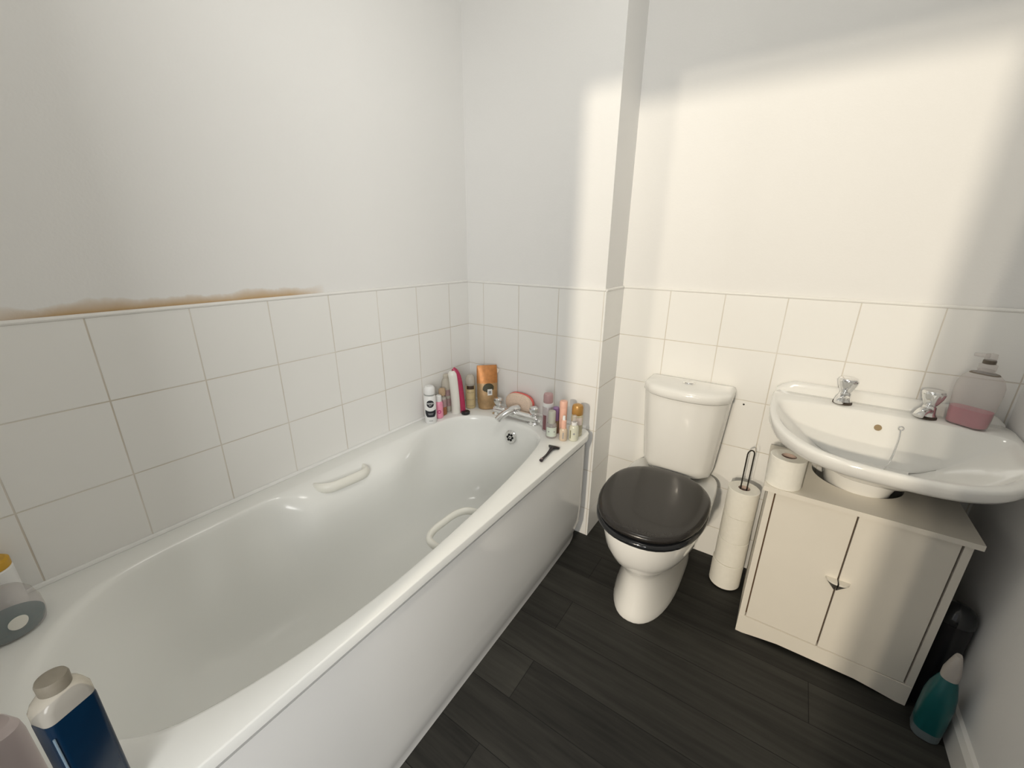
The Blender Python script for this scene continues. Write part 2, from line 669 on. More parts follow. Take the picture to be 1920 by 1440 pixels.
# side panel: flat front that rolls in to a recessed plinth
pp = [(0.684, 0.509), (0.690, 0.509), (0.6905, 0.40), (0.6905, 0.20), (0.688, 0.120), (0.682, 0.075), (0.673, 0.040), (0.669, 0.024), (0.669, 0.0), (0.650, 0.0)]
rr = []
for y, dx, low in ((BY0 + 0.01, 0.0, 0.016), (-1.13, 0.0, 0.013), (-0.34, 0.0, -0.001), (-0.10, 0.0, -0.008), (-0.062, -0.004, -0.010), (-0.040, -0.016, -0.004)):
    rr.append([Vector((x + dx + low * max(0.0, min(1.0, (0.12 - z) / 0.07)), y, z)) for i, (x, z) in enumerate(pp)])
bm = loft(rr)
obj('side_panel', bm, PANEL, bath, world=True, angle=30)
# left hand grip on the sloped ledge, right hand grip as an open loop
gp = smooth_path([(0.088, -0.935, 0.528), (0.118, -0.928, 0.531), (0.142, -0.90, 0.531), (0.148, -0.86, 0.530), (0.150, -0.815, 0.528), (0.150, -0.785, 0.527), (0.138, -0.762, 0.525), (0.105, -0.752, 0.522)], 6)
obj('grab_handle', tube(gp, 0.016, 12, flat=(0.8, 1.15)), GRIP, bath, world=True)
gp = smooth_path([(0.645, -0.885, 0.50), (0.60, -0.885, 0.50), (0.568, -0.874, 0.50), (0.551, -0.840, 0.50), (0.549, -0.79, 0.50), (0.551, -0.745, 0.50), (0.568, -0.710, 0.50), (0.60, -0.698, 0.50), (0.640, -0.698, 0.50)], 6)
obj('grab_handle', tube(gp, 0.011, 12, flat=(0.9, 1.1)), GRIP, bath, world=True)
# overflow rose on the tap-end wall
on_ = Vector((0, -1, 0.22)).normalized()
oc = Vector((0.366, -0.163, 0.487))


def disc_at(prof, c, n, seg=28):
    bm = lathe(prof, seg)
    q = Vector((0, 0, 1)).rotation_difference(n)
    bmesh.ops.rotate(bm, verts=bm.verts[:], cent=(0, 0, 0), matrix=q.to_matrix())
    bmesh.ops.translate(bm, verts=bm.verts[:], vec=c)
    return bm


of = obj('overflow_rose', disc_at([(0.0, -0.006), (0.030, -0.006), (0.031, 0.001), (0.028, 0.004), (0.020, 0.0035), (0.0, 0.0045)], oc, on_), CHROME, bath, world=True)
q = Vector((0, 0, 1)).rotation_difference(on_)
for k in range(6):
    a = 2 * PI * k / 6
    p = oc + q @ Vector((0.0125 * math.cos(a), 0.0125 * math.sin(a), 0.0036))
    obj('overflow_hole', disc_at([(0.0058, 0), (0.0058, 0.0014), (0, 0.0015)], p, on_, 14), DARK_HOLE, of, world=True)
obj('overflow_hole', disc_at([(0.0030, 0), (0.0030, 0.0014), (0, 0.0015)], oc + on_ * 0.0042, on_, 14), DARK_HOLE, of, world=True)
# sealant beads where the bath meets the tiles
struct('trim_9', tube([(0.004, BY0, HB + 0.002), (0.004, -0.004, HB + 0.002)], 0.007, 8), SEAL, smooth=True)
struct('trim_10', tube([(0.004, -0.005, HB + 0.001), (0.662, -0.005, HB + 0.001)], 0.009, 8), SEAL, smooth=True)

# bath mixer tap
tx, ty = 0.351, -0.102
tap = thing('bath_mixer_tap', 'chrome bath mixer tap with two heads on the far rim of the bath', 'tap', (tx, ty, HB))
bm = lathe([(0.027, 0), (0.027, 0.004), (0.020, 0.010), (0.017, 0.03), (0.017, 0.045)], 24, -0.098)
join(bm, lathe([(0.027, 0), (0.027, 0.004), (0.020, 0.010), (0.017, 0.03), (0.017, 0.045)], 24, 0.098))
bar = smooth_path([(-0.112, 0, 0.024), (-0.06, -0.004, 0.025), (0, -0.010, 0.028), (0.06, -0.004, 0.025), (0.118, 0, 0.024)], 5)
join(bm, tube(bar, 0.0195, 16, flat=(1.05, 1.0)))
obj('tap_body', bm, CHROME, tap)
sp_ = smooth_path([(0.004, 0.010, 0.050), (-0.004, -0.022, 0.050), (-0.022, -0.062, 0.036), (-0.036, -0.094, 0.016)], 6)
obj('spout', tube(sp_, 0.015, 16, flat=(1.1, 0.85), radii=[0.020 - 0.005 * i / (len(sp_) - 1) for i in range(len(sp_))]), CHROME, tap)
obj('diverter', join(cyl((0.112, 0, 0.022), (0.142, -0.004, 0.020), 0.009, 16), lathe([(0.011, -0.008), (0.012, 0.0), (0.010, 0.009)], 16, 0.148, -0.005, 0.020)), CHROME, tap)


def tap_head(cx, cy, cz, s=1.0, seg=8):
    prof = [(0.010, 0), (0.012, 0.004), (0.017, 0.012), (0.0195, 0.022), (0.0195, 0.030), (0.0165, 0.035), (0.012, 0.0375), (0.0, 0.038)]
    bm = lathe([(r * s, z * s) for r, z in prof], 24, cx, cy, cz)
    for v in bm.verts:      # grip flutes
        dx, dy = v.co.x - cx, v.co.y - cy
        a = math.atan2(dy, dx)
        k = 1 + 0.05 * math.cos(seg * a)
        v.co.x, v.co.y = cx + dx * k, cy + dy * k
    return bm


for s in (-1, 1):
    obj('tap_head', tap_head(0.098 * s, 0, 0.044), CHROME, tap)

# ------------------------------------------------------------------ toilet
toilet = thing('toilet', 'white close-coupled toilet with a black seat against the tiled wall', 'toilet', (1.03, -0.12, 0))


def dring(cx, yb, yf, hw, z, n=48, p=2.3, pb=3.2):
    """D-shaped ring: rounder to the front (yf, -y), squarer to the back (yb)"""
    out = []
    ym = yb + (yf - yb) * 0.42
    for i in range(n):
        a = 2 * PI * i / n
        c, s = math.cos(a), math.sin(a)
        pw = p if s < 0 else pb
        x = hw * math.copysign(abs(c) ** (2 / pw), c)
        y = (ym - yf if s < 0 else yb - ym) * math.copysign(abs(s) ** (2 / pw), s)
        out.append(Vector((cx + x, ym + y, z)))
    return out


TC = 1.026
bowl = []
for z, yf, hw in ((0.0, -0.352, 0.116), (0.008, -0.355, 0.117), (0.03, -0.347, 0.112), (0.08, -0.333, 0.104), (0.13, -0.326, 0.099), (0.175, -0.328, 0.099), (0.205, -0.340, 0.107),
                  (0.232, -0.366, 0.127), (0.265, -0.398, 0.149), (0.31, -0.425, 0.166), (0.355, -0.437, 0.174), (0.388, -0.441, 0.177), (0.400, -0.440, 0.176)):
    bowl.append(dring(TC, 0.185, yf, hw, z, pb=5))
bowl.append(dring(TC, 0.183, -0.434, 0.171, 0.404, pb=5))
inn = [dring(TC, -0.01, -0.385, 0.125, 0.404), dring(TC, -0.02, -0.375, 0.118, 0.36), dring(TC, -0.06, -0.32, 0.075, 0.27), dring(TC, -0.08, -0.28, 0.04, 0.24)]
obj('bowl', loft(bowl + inn, True, True), CERAMIC, toilet, world=True, angle=60)
# seat ring and lid with a rolled edge


def slab(cx, yb, yf, hw, z0, z1, r, pb=2.3):
    rs = [dring(cx, yb - r, yf + r, hw - r, z0, pb=pb)]
    for k in range(1, 5):
        a = -PI / 2 + PI * k / 5
        i = r * (1 - math.cos(a))
        rs.append(dring(cx, yb - i, yf + i, hw - i, (z0 + z1) / 2 + (z1 - z0) / 2 * math.sin(a), pb=pb))
    rs.append(dring(cx, yb - r, yf + r, hw - r, z1, pb=pb))
    return rs


seat = slab(TC, 0.012, -0.462, 0.185, 0.407, 0.431, 0.012)
obj('seat', loft(seat), BLACK_GLOSS, toilet, world=True, angle=70)
lid = slab(TC, 0.014, -0.459, 0.1835, 0.4335, 0.458, 0.0155)
lid.append(dring(TC, -0.040, -0.405, 0.135, 0.4605))
lid.append(dring(TC, -0.09, -0.34, 0.07, 0.461))
LID = mat('black_speckled_lid', (0.020, 0.0175, 0.0155), 0.24, spec=0.5, coat=0.1, noise=0.25, nscale=220)
obj('seat_lid', loft(lid), LID, toilet, world=True, angle=70)
for sx in (-0.075, 0.075):
    obj('hinge', cyl((TC + sx - 0.018, 0.012, 0.428), (TC + sx + 0.018, 0.012, 0.428), 0.011, 14), BLACK_GLOSS, toilet, world=True)


def cring(cx, yb, yf, hw, bow, z, n=9):
    """cistern section: straight back, rounded corners, bowed front"""
    pts = [Vector((cx + hw, yb, z))]
    r = 0.03
    pts.append(Vector((cx - hw, yb, z)))
    fr = []
    for k in range(n * 2 + 1):
        t = -1 + 2 * k / (n * 2)
        x = hw * t
        y = yf + bow * (abs(t) ** 2.6)
        fr.append(Vector((cx + x, y, z)))
    # round the two front corners
    a, b = fr[0], fr[-1]
    fr2 = [Vector((cx - hw, a.y + r * 0.9, z)), Vector((cx - hw + 0.002, a.y + r * 0.45, z)), Vector((cx - hw + 0.009, a.y + r * 0.12, z))]
    fr2 += [p for p in fr if abs(p.x - cx) < hw - 0.02]
    fr2 += [Vector((cx + hw - 0.009, b.y + r * 0.12, z)), Vector((cx + hw - 0.002, b.y + r * 0.45, z)), Vector((cx + hw, b.y + r * 0.9, z))]
    return pts + fr2


cis = []
for z, hw, yf, bow in ((0.412, 0.080, 0.085, 0.03), (0.416, 0.116, 0.055, 0.04), (0.428, 0.132, 0.040, 0.045), (0.46, 0.139, 0.032, 0.05), (0.60, 0.149, 0.020, 0.055), (0.740, 0.158, 0.010, 0.058), (0.754, 0.158, 0.010, 0.058)):
    cis.append(cring(1.030, 0.190, yf, hw, bow, z, 9))
nmin = min(len(c) for c in cis)


def resample(ring, n=64):
    L = [0.0]
    for a, b in zip(ring, ring[1:] + ring[:1]):
        L.append(L[-1] + (b - a).length)
    out = []
    for k in range(n):
        d = L[-1] * k / n
        i = 0
        while L[i + 1] < d:
            i += 1
        t = (d - L[i]) / max(1e-9, L[i + 1] - L[i])
        out.append(ring[i].lerp(ring[(i + 1) % len(ring)], t))
    return out


obj('cistern', loft([resample(c) for c in cis]), CERAMIC, toilet, world=True, angle=60)
cl = []
for z, hw, yf, bow, yb in ((0.756, 0.154, 0.012, 0.06, 0.189), (0.757, 0.160, 0.004, 0.06, 0.192), (0.761, 0.163, 0.000, 0.06, 0.193), (0.784, 0.162, 0.001, 0.06, 0.193), (0.792, 0.158, 0.006, 0.06, 0.191), (0.7965, 0.148, 0.018, 0.06, 0.184), (0.798, 0.12, 0.05, 0.04, 0.16)):
    cl.append(cring(1.030, yb, yf, hw, bow, z, 9))
obj('cistern_lid', loft([resample(c) for c in cl]), CERAMIC, toilet, world=True, angle=60)
fb = obj('flush_button', lathe([(0.024, -0.004), (0.024, 0.003), (0.021, 0.005), (0.019, 0.004), (0.0, 0.0045)], 28, 1.030, 0.118, 0.796), CHROME, toilet, world=True)
bm = lathe([(0.016, 0), (0.016, 0.003), (0.013, 0.0042), (0, 0.0045)], 24, 1.030, 0.118, 0.800)
obj('button_plate', bm, CHROME, fb, world=True)

# ------------------------------------------------------------------ wash basin on its pedestal
BC = 1.607
basin = thing('washbasin', 'white ceramic pedestal washbasin in the right corner above the cupboard', 'sink', (BC, 0.0, 0.0))


def brim(y):
    return 0.783 + 0.037 * max(0.0, min(1.0, (y + 0.30) / 0.40))


def basin_ring(s, yb, yf, hw, zoff=0.0, n=72, p=2.9, z=None):
    pts = []
    ym = 0.03
    for i in range(n):
        a = 2 * PI * i / n
        c, sn = math.cos(a), math.sin(a)
        back = 7.0 if p == 2.9 else 3.0
        pw = p if sn < 0 else back
        x = hw * math.copysign(abs(c) ** (2 / pw), c)
        y = (ym - yf if sn < 0 else yb - ym) * math.copysign(abs(sn) ** (2 / (2.35 if sn < 0 else back)), sn)
        yy = ym + y
        pts.append(Vector((BC + x, yy, (brim(yy) + zoff) if z is None else z)))
    return pts


YBB = 0.1915
outs = [basin_ring(1, 0.07, -0.070, 0.070, z=0.640), basin_ring(1, 0.09, -0.092, 0.110, z=0.648), basin_ring(1, 0.125, -0.114, 0.150, z=0.670), basin_ring(1, 0.155, -0.134, 0.172, z=0.697), basin_ring(1, 0.180, -0.192, 0.228, z=0.724),
        basin_ring(1, 0.188, -0.245, 0.264, -0.054), basin_ring(1, YBB, -0.282, 0.287, -0.043), basin_ring(1, YBB, -0.293, 0.293, -0.030),
        basin_ring(1, YBB, -0.298, 0.2955, -0.010), basin_ring(1, YBB, -0.2965, 0.2945, -0.003), basin_ring(1, YBB - 0.002, -0.293, 0.291, 0.0)]
inns = [basin_ring(1, 0.085, -0.283, 0.280, 0.0, p=2.5), basin_ring(1, 0.082, -0.280, 0.277, -0.002, p=2.5), basin_ring(1, 0.077, -0.274, 0.270, -0.010, p=2.5),
        basin_ring(1, 0.068, -0.262, 0.256, -0.030, p=2.4), basin_ring(1, 0.056, -0.232, 0.224, -0.060, p=2.3), basin_ring(1, 0.046, -0.170, 0.180, z=0.716, p=2.2), basin_ring(1, 0.034, -0.112, 0.146, z=0.691, p=2.1), basin_ring(1, 0.018, -0.096, 0.112, z=0.671, p=2.1), basin_ring(1, -0.01, -0.082, 0.07, z=0.660, p=2), basin_ring(1, -0.03, -0.065, 0.04, z=0.657, p=2)]
bowl_o = obj('basin_bowl', loft(outs + inns), CERAMIC, basin, world=True, angle=60)
# raised lip along the wall
us = []
for x, k in ((BC - 0.286, 0.0), (BC - 0.270, 0.5), (BC - 0.235, 1.0), (BC + 0.235, 1.0), (BC + 0.270, 0.5), (BC + 0.286, 0.0)):
    h = 0.004 + 0.030 * k
    us.append([Vector((x, YBB, 0.80)), Vector((x, YBB, 0.820 + h)), Vector((x, YBB - 0.010, 0.8205 + h)), Vector((x, YBB - 0.018, 0.820 + h * 0.8)), Vector((x, YBB - 0.027, 0.820 + h * 0.2)), Vector((x, YBB - 0.035, 0.80))])
obj('back_lip', loft(us), CERAMIC, basin, world=True, angle=50)
ped = []
for z, hw, yf, yb in ((0.0, 0.105, -0.09, 0.15), (0.02, 0.103, -0.088, 0.15), (0.06, 0.085, -0.07, 0.15), (0.3, 0.078, -0.060, 0.15), (0.55, 0.080, -0.062, 0.15), (0.60, 0.088, -0.070, 0.15), (0.640, 0.100, -0.084, 0.15), (0.672, 0.106, -0.090, 0.15)):
    ped.append([Vector((1.590 + p.x - BC, p.y, z)) for p in dring(BC, yb, yf, hw, z, 40)])
obj('pedestal', loft(ped), CERAMIC, basin, world=True, angle=60)
# overflow hole and plug chain
bn = Vector((0, -1, 0.55)).normalized()
obj('overflow_hole', disc_at([(0.0, -0.002), (0.0095, -0.002), (0.0095, 0.0012), (0, 0.0015)], Vector((1.605, 0.0628, 0.778)), bn, 20), BRASSY, basin, world=True)
bm = tube([Vector((1.657 + 0.006 * math.cos(a), 0.062, 0.789 + 0.006 * math.sin(a))) for a in [2 * PI * k / 16 for k in range(16)]], 0.0018, 8, closed=True)
stay = obj('chain_stay', bm, CHROME, basin, world=True)
cp = smooth_path([(1.657, 0.060, 0.783), (1.656, 0.040, 0.756), (1.651, 0.022, 0.715), (1.644, 0.008, 0.688), (1.628, -0.020, 0.669)], 14)
bm = new_bm()
for p in cp:
    s_ = new_bm()
    bmesh.ops.create_icosphere(s_, subdivisions=1, radius=0.0019)
    bmesh.ops.translate(s_, verts=s_.verts[:], vec=p)
    join(bm, s_)
join(bm, tube(cp, 0.0008, 6))
obj('plug_chain', bm, CHROME, stay, world=True)
obj('waste_plug', lathe([(0.02, 0), (0.021, 0.006), (0.016, 0.010), (0, 0.011)], 20, 1.612, -0.044, 0.6575), mat('black_rubber', (0.02, 0.02, 0.02), 0.6, noise=0.1), basin, world=True)


def basin_tap(x, y, z, rot, label):
    t = thing('basin_tap', label, 'tap', (x, y, z), rot, 'taps on the washbasin')
    obj('base_ring', lathe([(0.0265, 0), (0.0265, 0.005), (0.022, 0.007), (0.0, 0.007)], 24, 0.0, -0.006), TAP_FOOT_DARK, t)
    bm = lathe([(0.0225, 0.006), (0.021, 0.009), (0.0185, 0.014), (0.0170, 0.026), (0.0165, 0.034), (0.012, 0.040)], 24)
    obj('tap_body', bm, CHROME, t)
    spt = smooth_path([(0, -0.004, 0.022), (0, -0.022, 0.024), (0, -0.040, 0.019), (0, -0.050, 0.011)], 6)
    obj('spout', tube(spt, 0.011, 14, flat=(1.15, 0.8), radii=[0.0145 - 0.003 * i / (len(spt) - 1) for i in range(len(spt))]), CHROME, t)
    prof = [(0.012, 0.036), (0.0155, 0.040), (0.020, 0.050), (0.0245, 0.062), (0.0272, 0.073), (0.0278, 0.078), (0.0262, 0.0800), (0.0262, 0.0815), (0.0240, 0.0845), (0.016, 0.0865), (0.0, 0.087)]
    bm = lathe(prof, 48)
    for v in bm.verts:      # shallow grip flutes on the cone
        r_ = math.hypot(v.co.x, v.co.y)
        if 0.043 < v.co.z < 0.079 and r_ > 0.012:
            k = 1 + 0.045 * math.cos(6 * math.atan2(v.co.y, v.co.x))
            v.co.x *= k
            v.co.y *= k
    obj('tap_head', bm, CHROME, t)
    return t


basin_tap(1.512, 0.132, 0.820, -0.35, 'small chrome pillar tap on the left side of the washbasin')
basin_tap(1.716, 0.126, 0.820, -0.6, 'small chrome pillar tap beside the pink soap bottle on the washbasin')

# ------------------------------------------------------------------ cupboard under the basin
cup = thing('undersink_cupboard', 'off-white two-door cupboard standing under the washbasin', 'cabinet', (1.585, -0.01, 0))
CX0, CX1, CYF, CYK, CT = 1.358, 1.817, -0.165, 0.15, 0.583
bm = box(CX0, CX0 + 0.017, CYF, CYK, 0, CT)
join(bm, box(CX1 - 0.017, CX1, CYF, CYK, 0, CT))
join(bm, box(CX0 + 0.017, CX1 - 0.017, CYF + 0.002, CYK - 0.16, 0.06, 0.075))
obj('carcass', bm, CUP_PAINT, cup, world=True, smooth=False)
# arched plinth rail
top = 0.074
pts = []
N = 24
for y in (CYF - 0.0008, CYF + 0.015):
    ring = [Vector((CX0 + 0.0004, y, 0.0)), Vector((CX0 + 0.0004, y, top)), Vector((CX1 - 0.0004, y, top)), Vector((CX1 - 0.0004, y, 0.0)), Vector((CX1 - 0.022, y, 0.0))]
    for k in range(1, N):
        t = k / N
        ring.append(Vector((CX1 - 0.022 - (CX1 - CX0 - 0.044) * t, y, 0.016 * min(1, math.sin(PI * t) * 1.4))))
    ring.append(Vector((CX0 + 0.022, y, 0.0)))
    pts.append(ring)
bm = new_bm()
n_ = len(pts[0])
va, vb = [[bm.verts.new(p) for p in r_] for r_ in pts]
for i in range(n_):
    j = (i + 1) % n_
    bm.faces.new((va[i], va[j], vb[j], vb[i]))
bmesh.ops.triangle_fill(bm, edges=[e for e in bm.edges if e.verts[0] in va and e.verts[1] in va], use_beauty=True)
bmesh.ops.triangle_fill(bm, edges=[e for e in bm.edges if e.verts[0] in vb and e.verts[1] in vb], use_beauty=True)
bmesh.ops.recalc_face_normals(bm, faces=bm.faces[:])
obj('plinth', bm, CUP_PAINT, cup, world=True, smooth=False)
# inner edge strip that shows dark in the gaps
bm = box(CX0 + 0.017, CX1 - 0.017, CYF + 0.019, CYF + 0.023, 0.076, CT - 0.001)
obj('door_backing', bm, CUP_EDGE, cup, world=True, smooth=False)
# top board with a round cut-out for the pedestal
CU, CV, CR = 1.588, 0.050, 0.118
outl = [(1.343, -0.178), (1.830, -0.178), (1.830, 0.170)]
arc = []
a0 = math.asin(min(1, (0.170 - CV) / (CR + 0.004)))
for k in range(33):
    a = 0.10 - (PI + 0.2) * k / 32
    arc.append((CU + CR * math.cos(a), CV + CR * math.sin(a)))
poly = outl + [(CU + CR, 0.170)] + arc + [(CU - CR, 0.170), (1.343, 0.170)]
bm = new_bm()
lo = [bm.verts.new((x, y, CT)) for x, y in poly]
hi = [bm.verts.new((x, y, CT + 0.016)) for x, y in poly]
bm.faces.new(list(reversed(lo)))
bm.faces.new(hi)
for i in range(len(poly)):
    j = (i + 1) % len(poly)
    bm.faces.new((lo[i], lo[j], hi[j], hi[i]))
bmesh.ops.recalc_face_normals(bm, faces=bm.faces[:])
obj('top_board', bm, CUP_PAINT, cup, world=True, smooth=False)
DG = 0.0042
for d0, d1, side in ((CX0 + 0.0212, 1.5830 - DG / 2, -1), (1.5830 + DG / 2, CX1 - 0.0212, 1)):
    dr = obj('door', box(d0, d1, CYF + 0.001, CYF + 0.017, 0.0765, CT - 0.003, 0.0012, 1), CUP_PAINT, cup, world=True, smooth=False)
    # half of a scooped heart-shaped pull
    xe = 1.5830 + side * DG / 2
    tops, bots = [], []
    n = 12
    ring_t, ring_b = [], []
    for k in range(n + 1):
        t = k / n
        x = xe + side * 0.0285 * t
        y = CYF + 0.001 - 0.024 * (1 - t ** 2.4) ** 0.6 if t < 1 else CYF + 0.001
        ring_t.append((x, y))
    bm = new_bm()
    zt = 0.349
    vt = [bm.verts.new((x, y, zt)) for x, y in ring_t] + [bm.verts.new((xe, CYF + 0.001, zt))]
    vm = [bm.verts.new((x, y, zt - 0.006)) for x, y in ring_t] + [bm.verts.new((xe, CYF + 0.001, zt - 0.006))]
    vb = [bm.verts.new((xe + (x - xe) * 0.10, CYF + 0.001 + (y - CYF - 0.001) * 0.15, zt - 0.038)) for x, y in ring_t] + [bm.verts.new((xe, CYF + 0.001, zt - 0.038))]
    bm.faces.new(vt)
    bm.faces.new(list(reversed(vb)))
    L_ = len(vt)
    for A, B in ((vt, vm), (vm, vb)):
        for i in range(L_):
            j = (i + 1) % L_
            f = bm.faces.new((A[i], A[j], B[j], B[i]))
            if A is vm:
                f.material_index = 1
    bmesh.ops.recalc_face_normals(bm, faces=bm.faces[:])
    pl = obj('pull_handle', bm, [CUP_PAINT, mat('dark_pull_underside', (0.04, 0.035, 0.03), 0.5, noise=0.1)], dr, world=True, smooth=False)
    pl['label'] = 'half heart-shaped pull with dark underside'

# ------------------------------------------------------------------ toilet rolls and wire holder


def roll_bm(r, h, core=0.02):
    jit = [1 + 0.006 * math.sin(3 * k * 2 * PI / 36 + h * 50) for k in range(36)]
    bm = lathe([(core, 0.001), (r - 0.001, 0.0), (r, 0.001), (r, h - 0.0012), (r - 0.0015, h), (core, h - 0.001)], 36, cap0=False, cap1=False)
    for v in bm.verts:
        a = math.atan2(v.co.y, v.co.x)
        k = 1 + 0.010 * math.sin(3 * a + h * 60)
        if math.hypot(v.co.x, v.co.y) > core * 1.2:
            v.co.x *= k
            v.co.y *= k
    return bm


def core_bm(h, r=0.02):
    bm = lathe([(r, 0.002), (r, h - 0.001)], 24, cap0=False, cap1=False)
    join(bm, lathe([(r - 0.0012, h - 0.001), (r - 0.0012, 0.002)], 24, cap0=False, cap1=False))
    return bm


HX, HY = 1.288, 0.062
hold = thing('toilet_roll_holder', 'black wire toilet roll stand with tall looped handle beside the toilet', 'holder', (HX, HY, 0))
bm = tube([Vector((0.05 * math.cos(2 * PI * k / 28), 0.05 * math.sin(2 * PI * k / 28), 0.003)) for k in range(28)], 0.003, 8, closed=True)
join(bm, cyl((-0.05, 0, 0.003), (0.05, 0, 0.003), 0.0028, 8))
obj('base', bm, WIRE, hold)
lp = []
dv = Vector((0.83, 0.56, 0)).normalized() * 0.0125
for p in [(-1, 0.003), (-1, 0.30), (-1, 0.586)]:
    lp.append(dv * p[0] + Vector((0, 0, p[1])))
for k in range(1, 10):
    a = PI - PI * k / 10
    lp.append(dv * math.cos(a) + Vector((0, 0, 0.586 + 0.0125 * math.sin(a) * 1.3)))
for p in [(1, 0.586), (1, 0.30), (1, 0.003)]:
    lp.append(dv * p[0] + Vector((0, 0, p[1])))
obj('handle_loop', tube(lp, 0.0024, 8), WIRE, hold)
offs = [(0.0, 0.0), (0.002, 0.001), (0.0015, 0.001), (0.002, 0.0)]
zc = 0.0062
names = ['white toilet roll at the bottom of the stack on the wire stand', 'white toilet roll second from the bottom on the wire stand',
         'white toilet roll just below the top one on the wire stand', 'white toilet roll at the top of the stack on the wire stand']
for k in range(4):
    h = (0.108, 0.106, 0.110, 0.112)[k]
    t = thing('toilet_roll', names[k], 'toilet roll', (HX + offs[k][0], HY + offs[k][1], zc), k * 1.1, 'toilet rolls stacked on the wire stand')
    obj('paper', roll_bm((0.0565, 0.0545, 0.054, 0.0535)[k], h), PAPER, t)
    obj('cardboard_core', core_bm(h), CARD, t)
    zc += h + 0.0008
t = thing('toilet_roll', 'loose white toilet roll standing on top of the cupboard under the washbasin edge', 'toilet roll', (1.391, -0.127, CT + 0.0163), 0.4)
obj('paper', roll_bm(0.049, 0.097), PAPER, t)
obj('cardboard_core', core_bm(0.097), CARD, t)
obj('loose_sheet', join(wrap(flat_grid(-0.03, 0.028, 0.004, 0.096, 10, 3, 0.0012), 0.0498), wrap(flat_grid(-0.03, 0.028, 0.004, 0.096, 10, 3, 0.0016), 0.0498)), PAPER, t)

# small rawl plug hole left in the tiles by the cistern
tag(obj('screw_hole', disc_at([(0.0035, -0.001), (0.0035, 0.0006), (0, 0.0008)], Vector((1.2265, YB, 0.728)), Vector((0, -1, 0)), 12), DARK_HOLE), 'small dark screw hole in the wall tile right of the cistern', 'hole')

# ------------------------------------------------------------------ toiletries along the tap end of the bath
WHITE_P = mat('white_plastic', (0.80, 0.80, 0.79), 0.3, noise=0.02)
NAVY = mat('near_black_print', (0.012, 0.013, 0.020), 0.4, noise=0.1)
GREY_P = mat('grey_print', (0.30, 0.30, 0.31), 0.5, noise=0.1)
PINK_P = mat('pink_plastic', (0.80, 0.30, 0.42), 0.35, noise=0.04)
DARK_PINK = mat('dark_pink_print', (0.55, 0.06, 0.20), 0.4, noise=0.05)
MAGENTA = mat('deep_pink_plastic', (0.42, 0.035, 0.095), 0.25, noise=0.15, nscale=120)
TAN_LIQ = mat('tan_shimmer_plastic', (0.46, 0.33, 0.21), 0.25, noise=0.2, nscale=70)
BROWN_LIQ = mat('amber_brown_liquid', (0.30, 0.12, 0.05), 0.2, noise=0.25, nscale=50)
MAUVE = mat('mauve_label', (0.36, 0.24, 0.24), 0.4, noise=0.25, nscale=90)
BONE = mat('translucent_white_plastic', (0.78, 0.77, 0.71), 0.25, noise=0.02)
CREAM = mat('cream_scrub', (0.55, 0.44, 0.24), 0.3, noise=0.15, nscale=40)
BLACK_P = mat('black_plastic', (0.010, 0.009, 0.011), 0.3, noise=0.1)
COPPER = mat('copper_foil', (0.52, 0.22, 0.07), 0.38, metal=0.35, noise=0.35, nscale=45, bump=0.6, bscale=35)
BRONZE = mat('bronze_foil', (0.40, 0.26, 0.13), 0.40, metal=0.3, noise=0.4, nscale=40, bump=0.6, bscale=35)
DKGREEN = mat('dark_green_print', (0.055, 0.05, 0.025), 0.5, noise=0.35, nscale=60)
ROSE_CAP = mat('dusty_pink_cap', (0.52, 0.33, 0.33), 0.3, noise=0.12, nscale=60)
PURPLE = mat('purple_tube', (0.27, 0.16, 0.33), 0.3, noise=0.05)
PEACH = mat('peach_plastic', (0.80, 0.47, 0.36), 0.35, noise=0.04)
GOLD_CAP = mat('amber_gold_cap', (0.46, 0.25, 0.07), 0.3, metal=0.2, noise=0.15, nscale=50)
CORAL = mat('coral_foam', (0.78, 0.16, 0.14), 0.8, noise=0.1)
LOOFAH = mat('speckled_exfoliating_sponge', (0.80, 0.63, 0.50), 0.9, noise=0.22, nscale=150, bump=1.0, bscale=140)


def clear_plastic(name, color, rough=0.08, body=0.35):
    """clear moulded plastic: see-through with a faint tint, a little haze and a glossy skin"""
    M = bpy.data.materials.new(name)
    M.use_nodes = True
    nt = M.node_tree
    for n in list(nt.nodes):
        if n.type != 'OUTPUT_MATERIAL':
            nt.nodes.remove(n)
    out = [n for n in nt.nodes if n.type == 'OUTPUT_MATERIAL'][0]
    tr = nt.nodes.new('ShaderNodeBsdfTransparent')
    tr.inputs[0].default_value = (*color, 1)
    pb = nt.nodes.new('ShaderNodeBsdfPrincipled')
    pb.inputs['Base Color'].default_value = (*color, 1)
    pb.inputs['Roughness'].default_value = rough
    tc = nt.nodes.new('ShaderNodeTexCoord')
    f = noise_tex(nt, tc.outputs['Object'], 25.0, 2)
    f = math_node(nt, 'MULTIPLY_ADD', f, 0.10, body - 0.05)
    mx = nt.nodes.new('ShaderNodeMixShader')
    nt.links.new(f, mx.inputs[0])
    nt.links.new(tr.outputs[0], mx.inputs[1])
    nt.links.new(pb.outputs[0], mx.inputs[2])
    nt.links.new(mx.outputs[0], out.inputs['Surface'])
    return M


CLEAR = clear_plastic('clear_plastic', (0.88, 0.86, 0.85), 0.08, 0.24)
CLEAR_WARM = clear_plastic('clear_warm_plastic', (0.80, 0.76, 0.68), 0.1, 0.5)
Z0 = HB + 0.0004


def bottle(name, label, cat, x, y, z=Z0, group=None, rot=None):
    return thing(name, label, cat, (x, y, z), face_cam(x, y) if rot is None else rot, group)


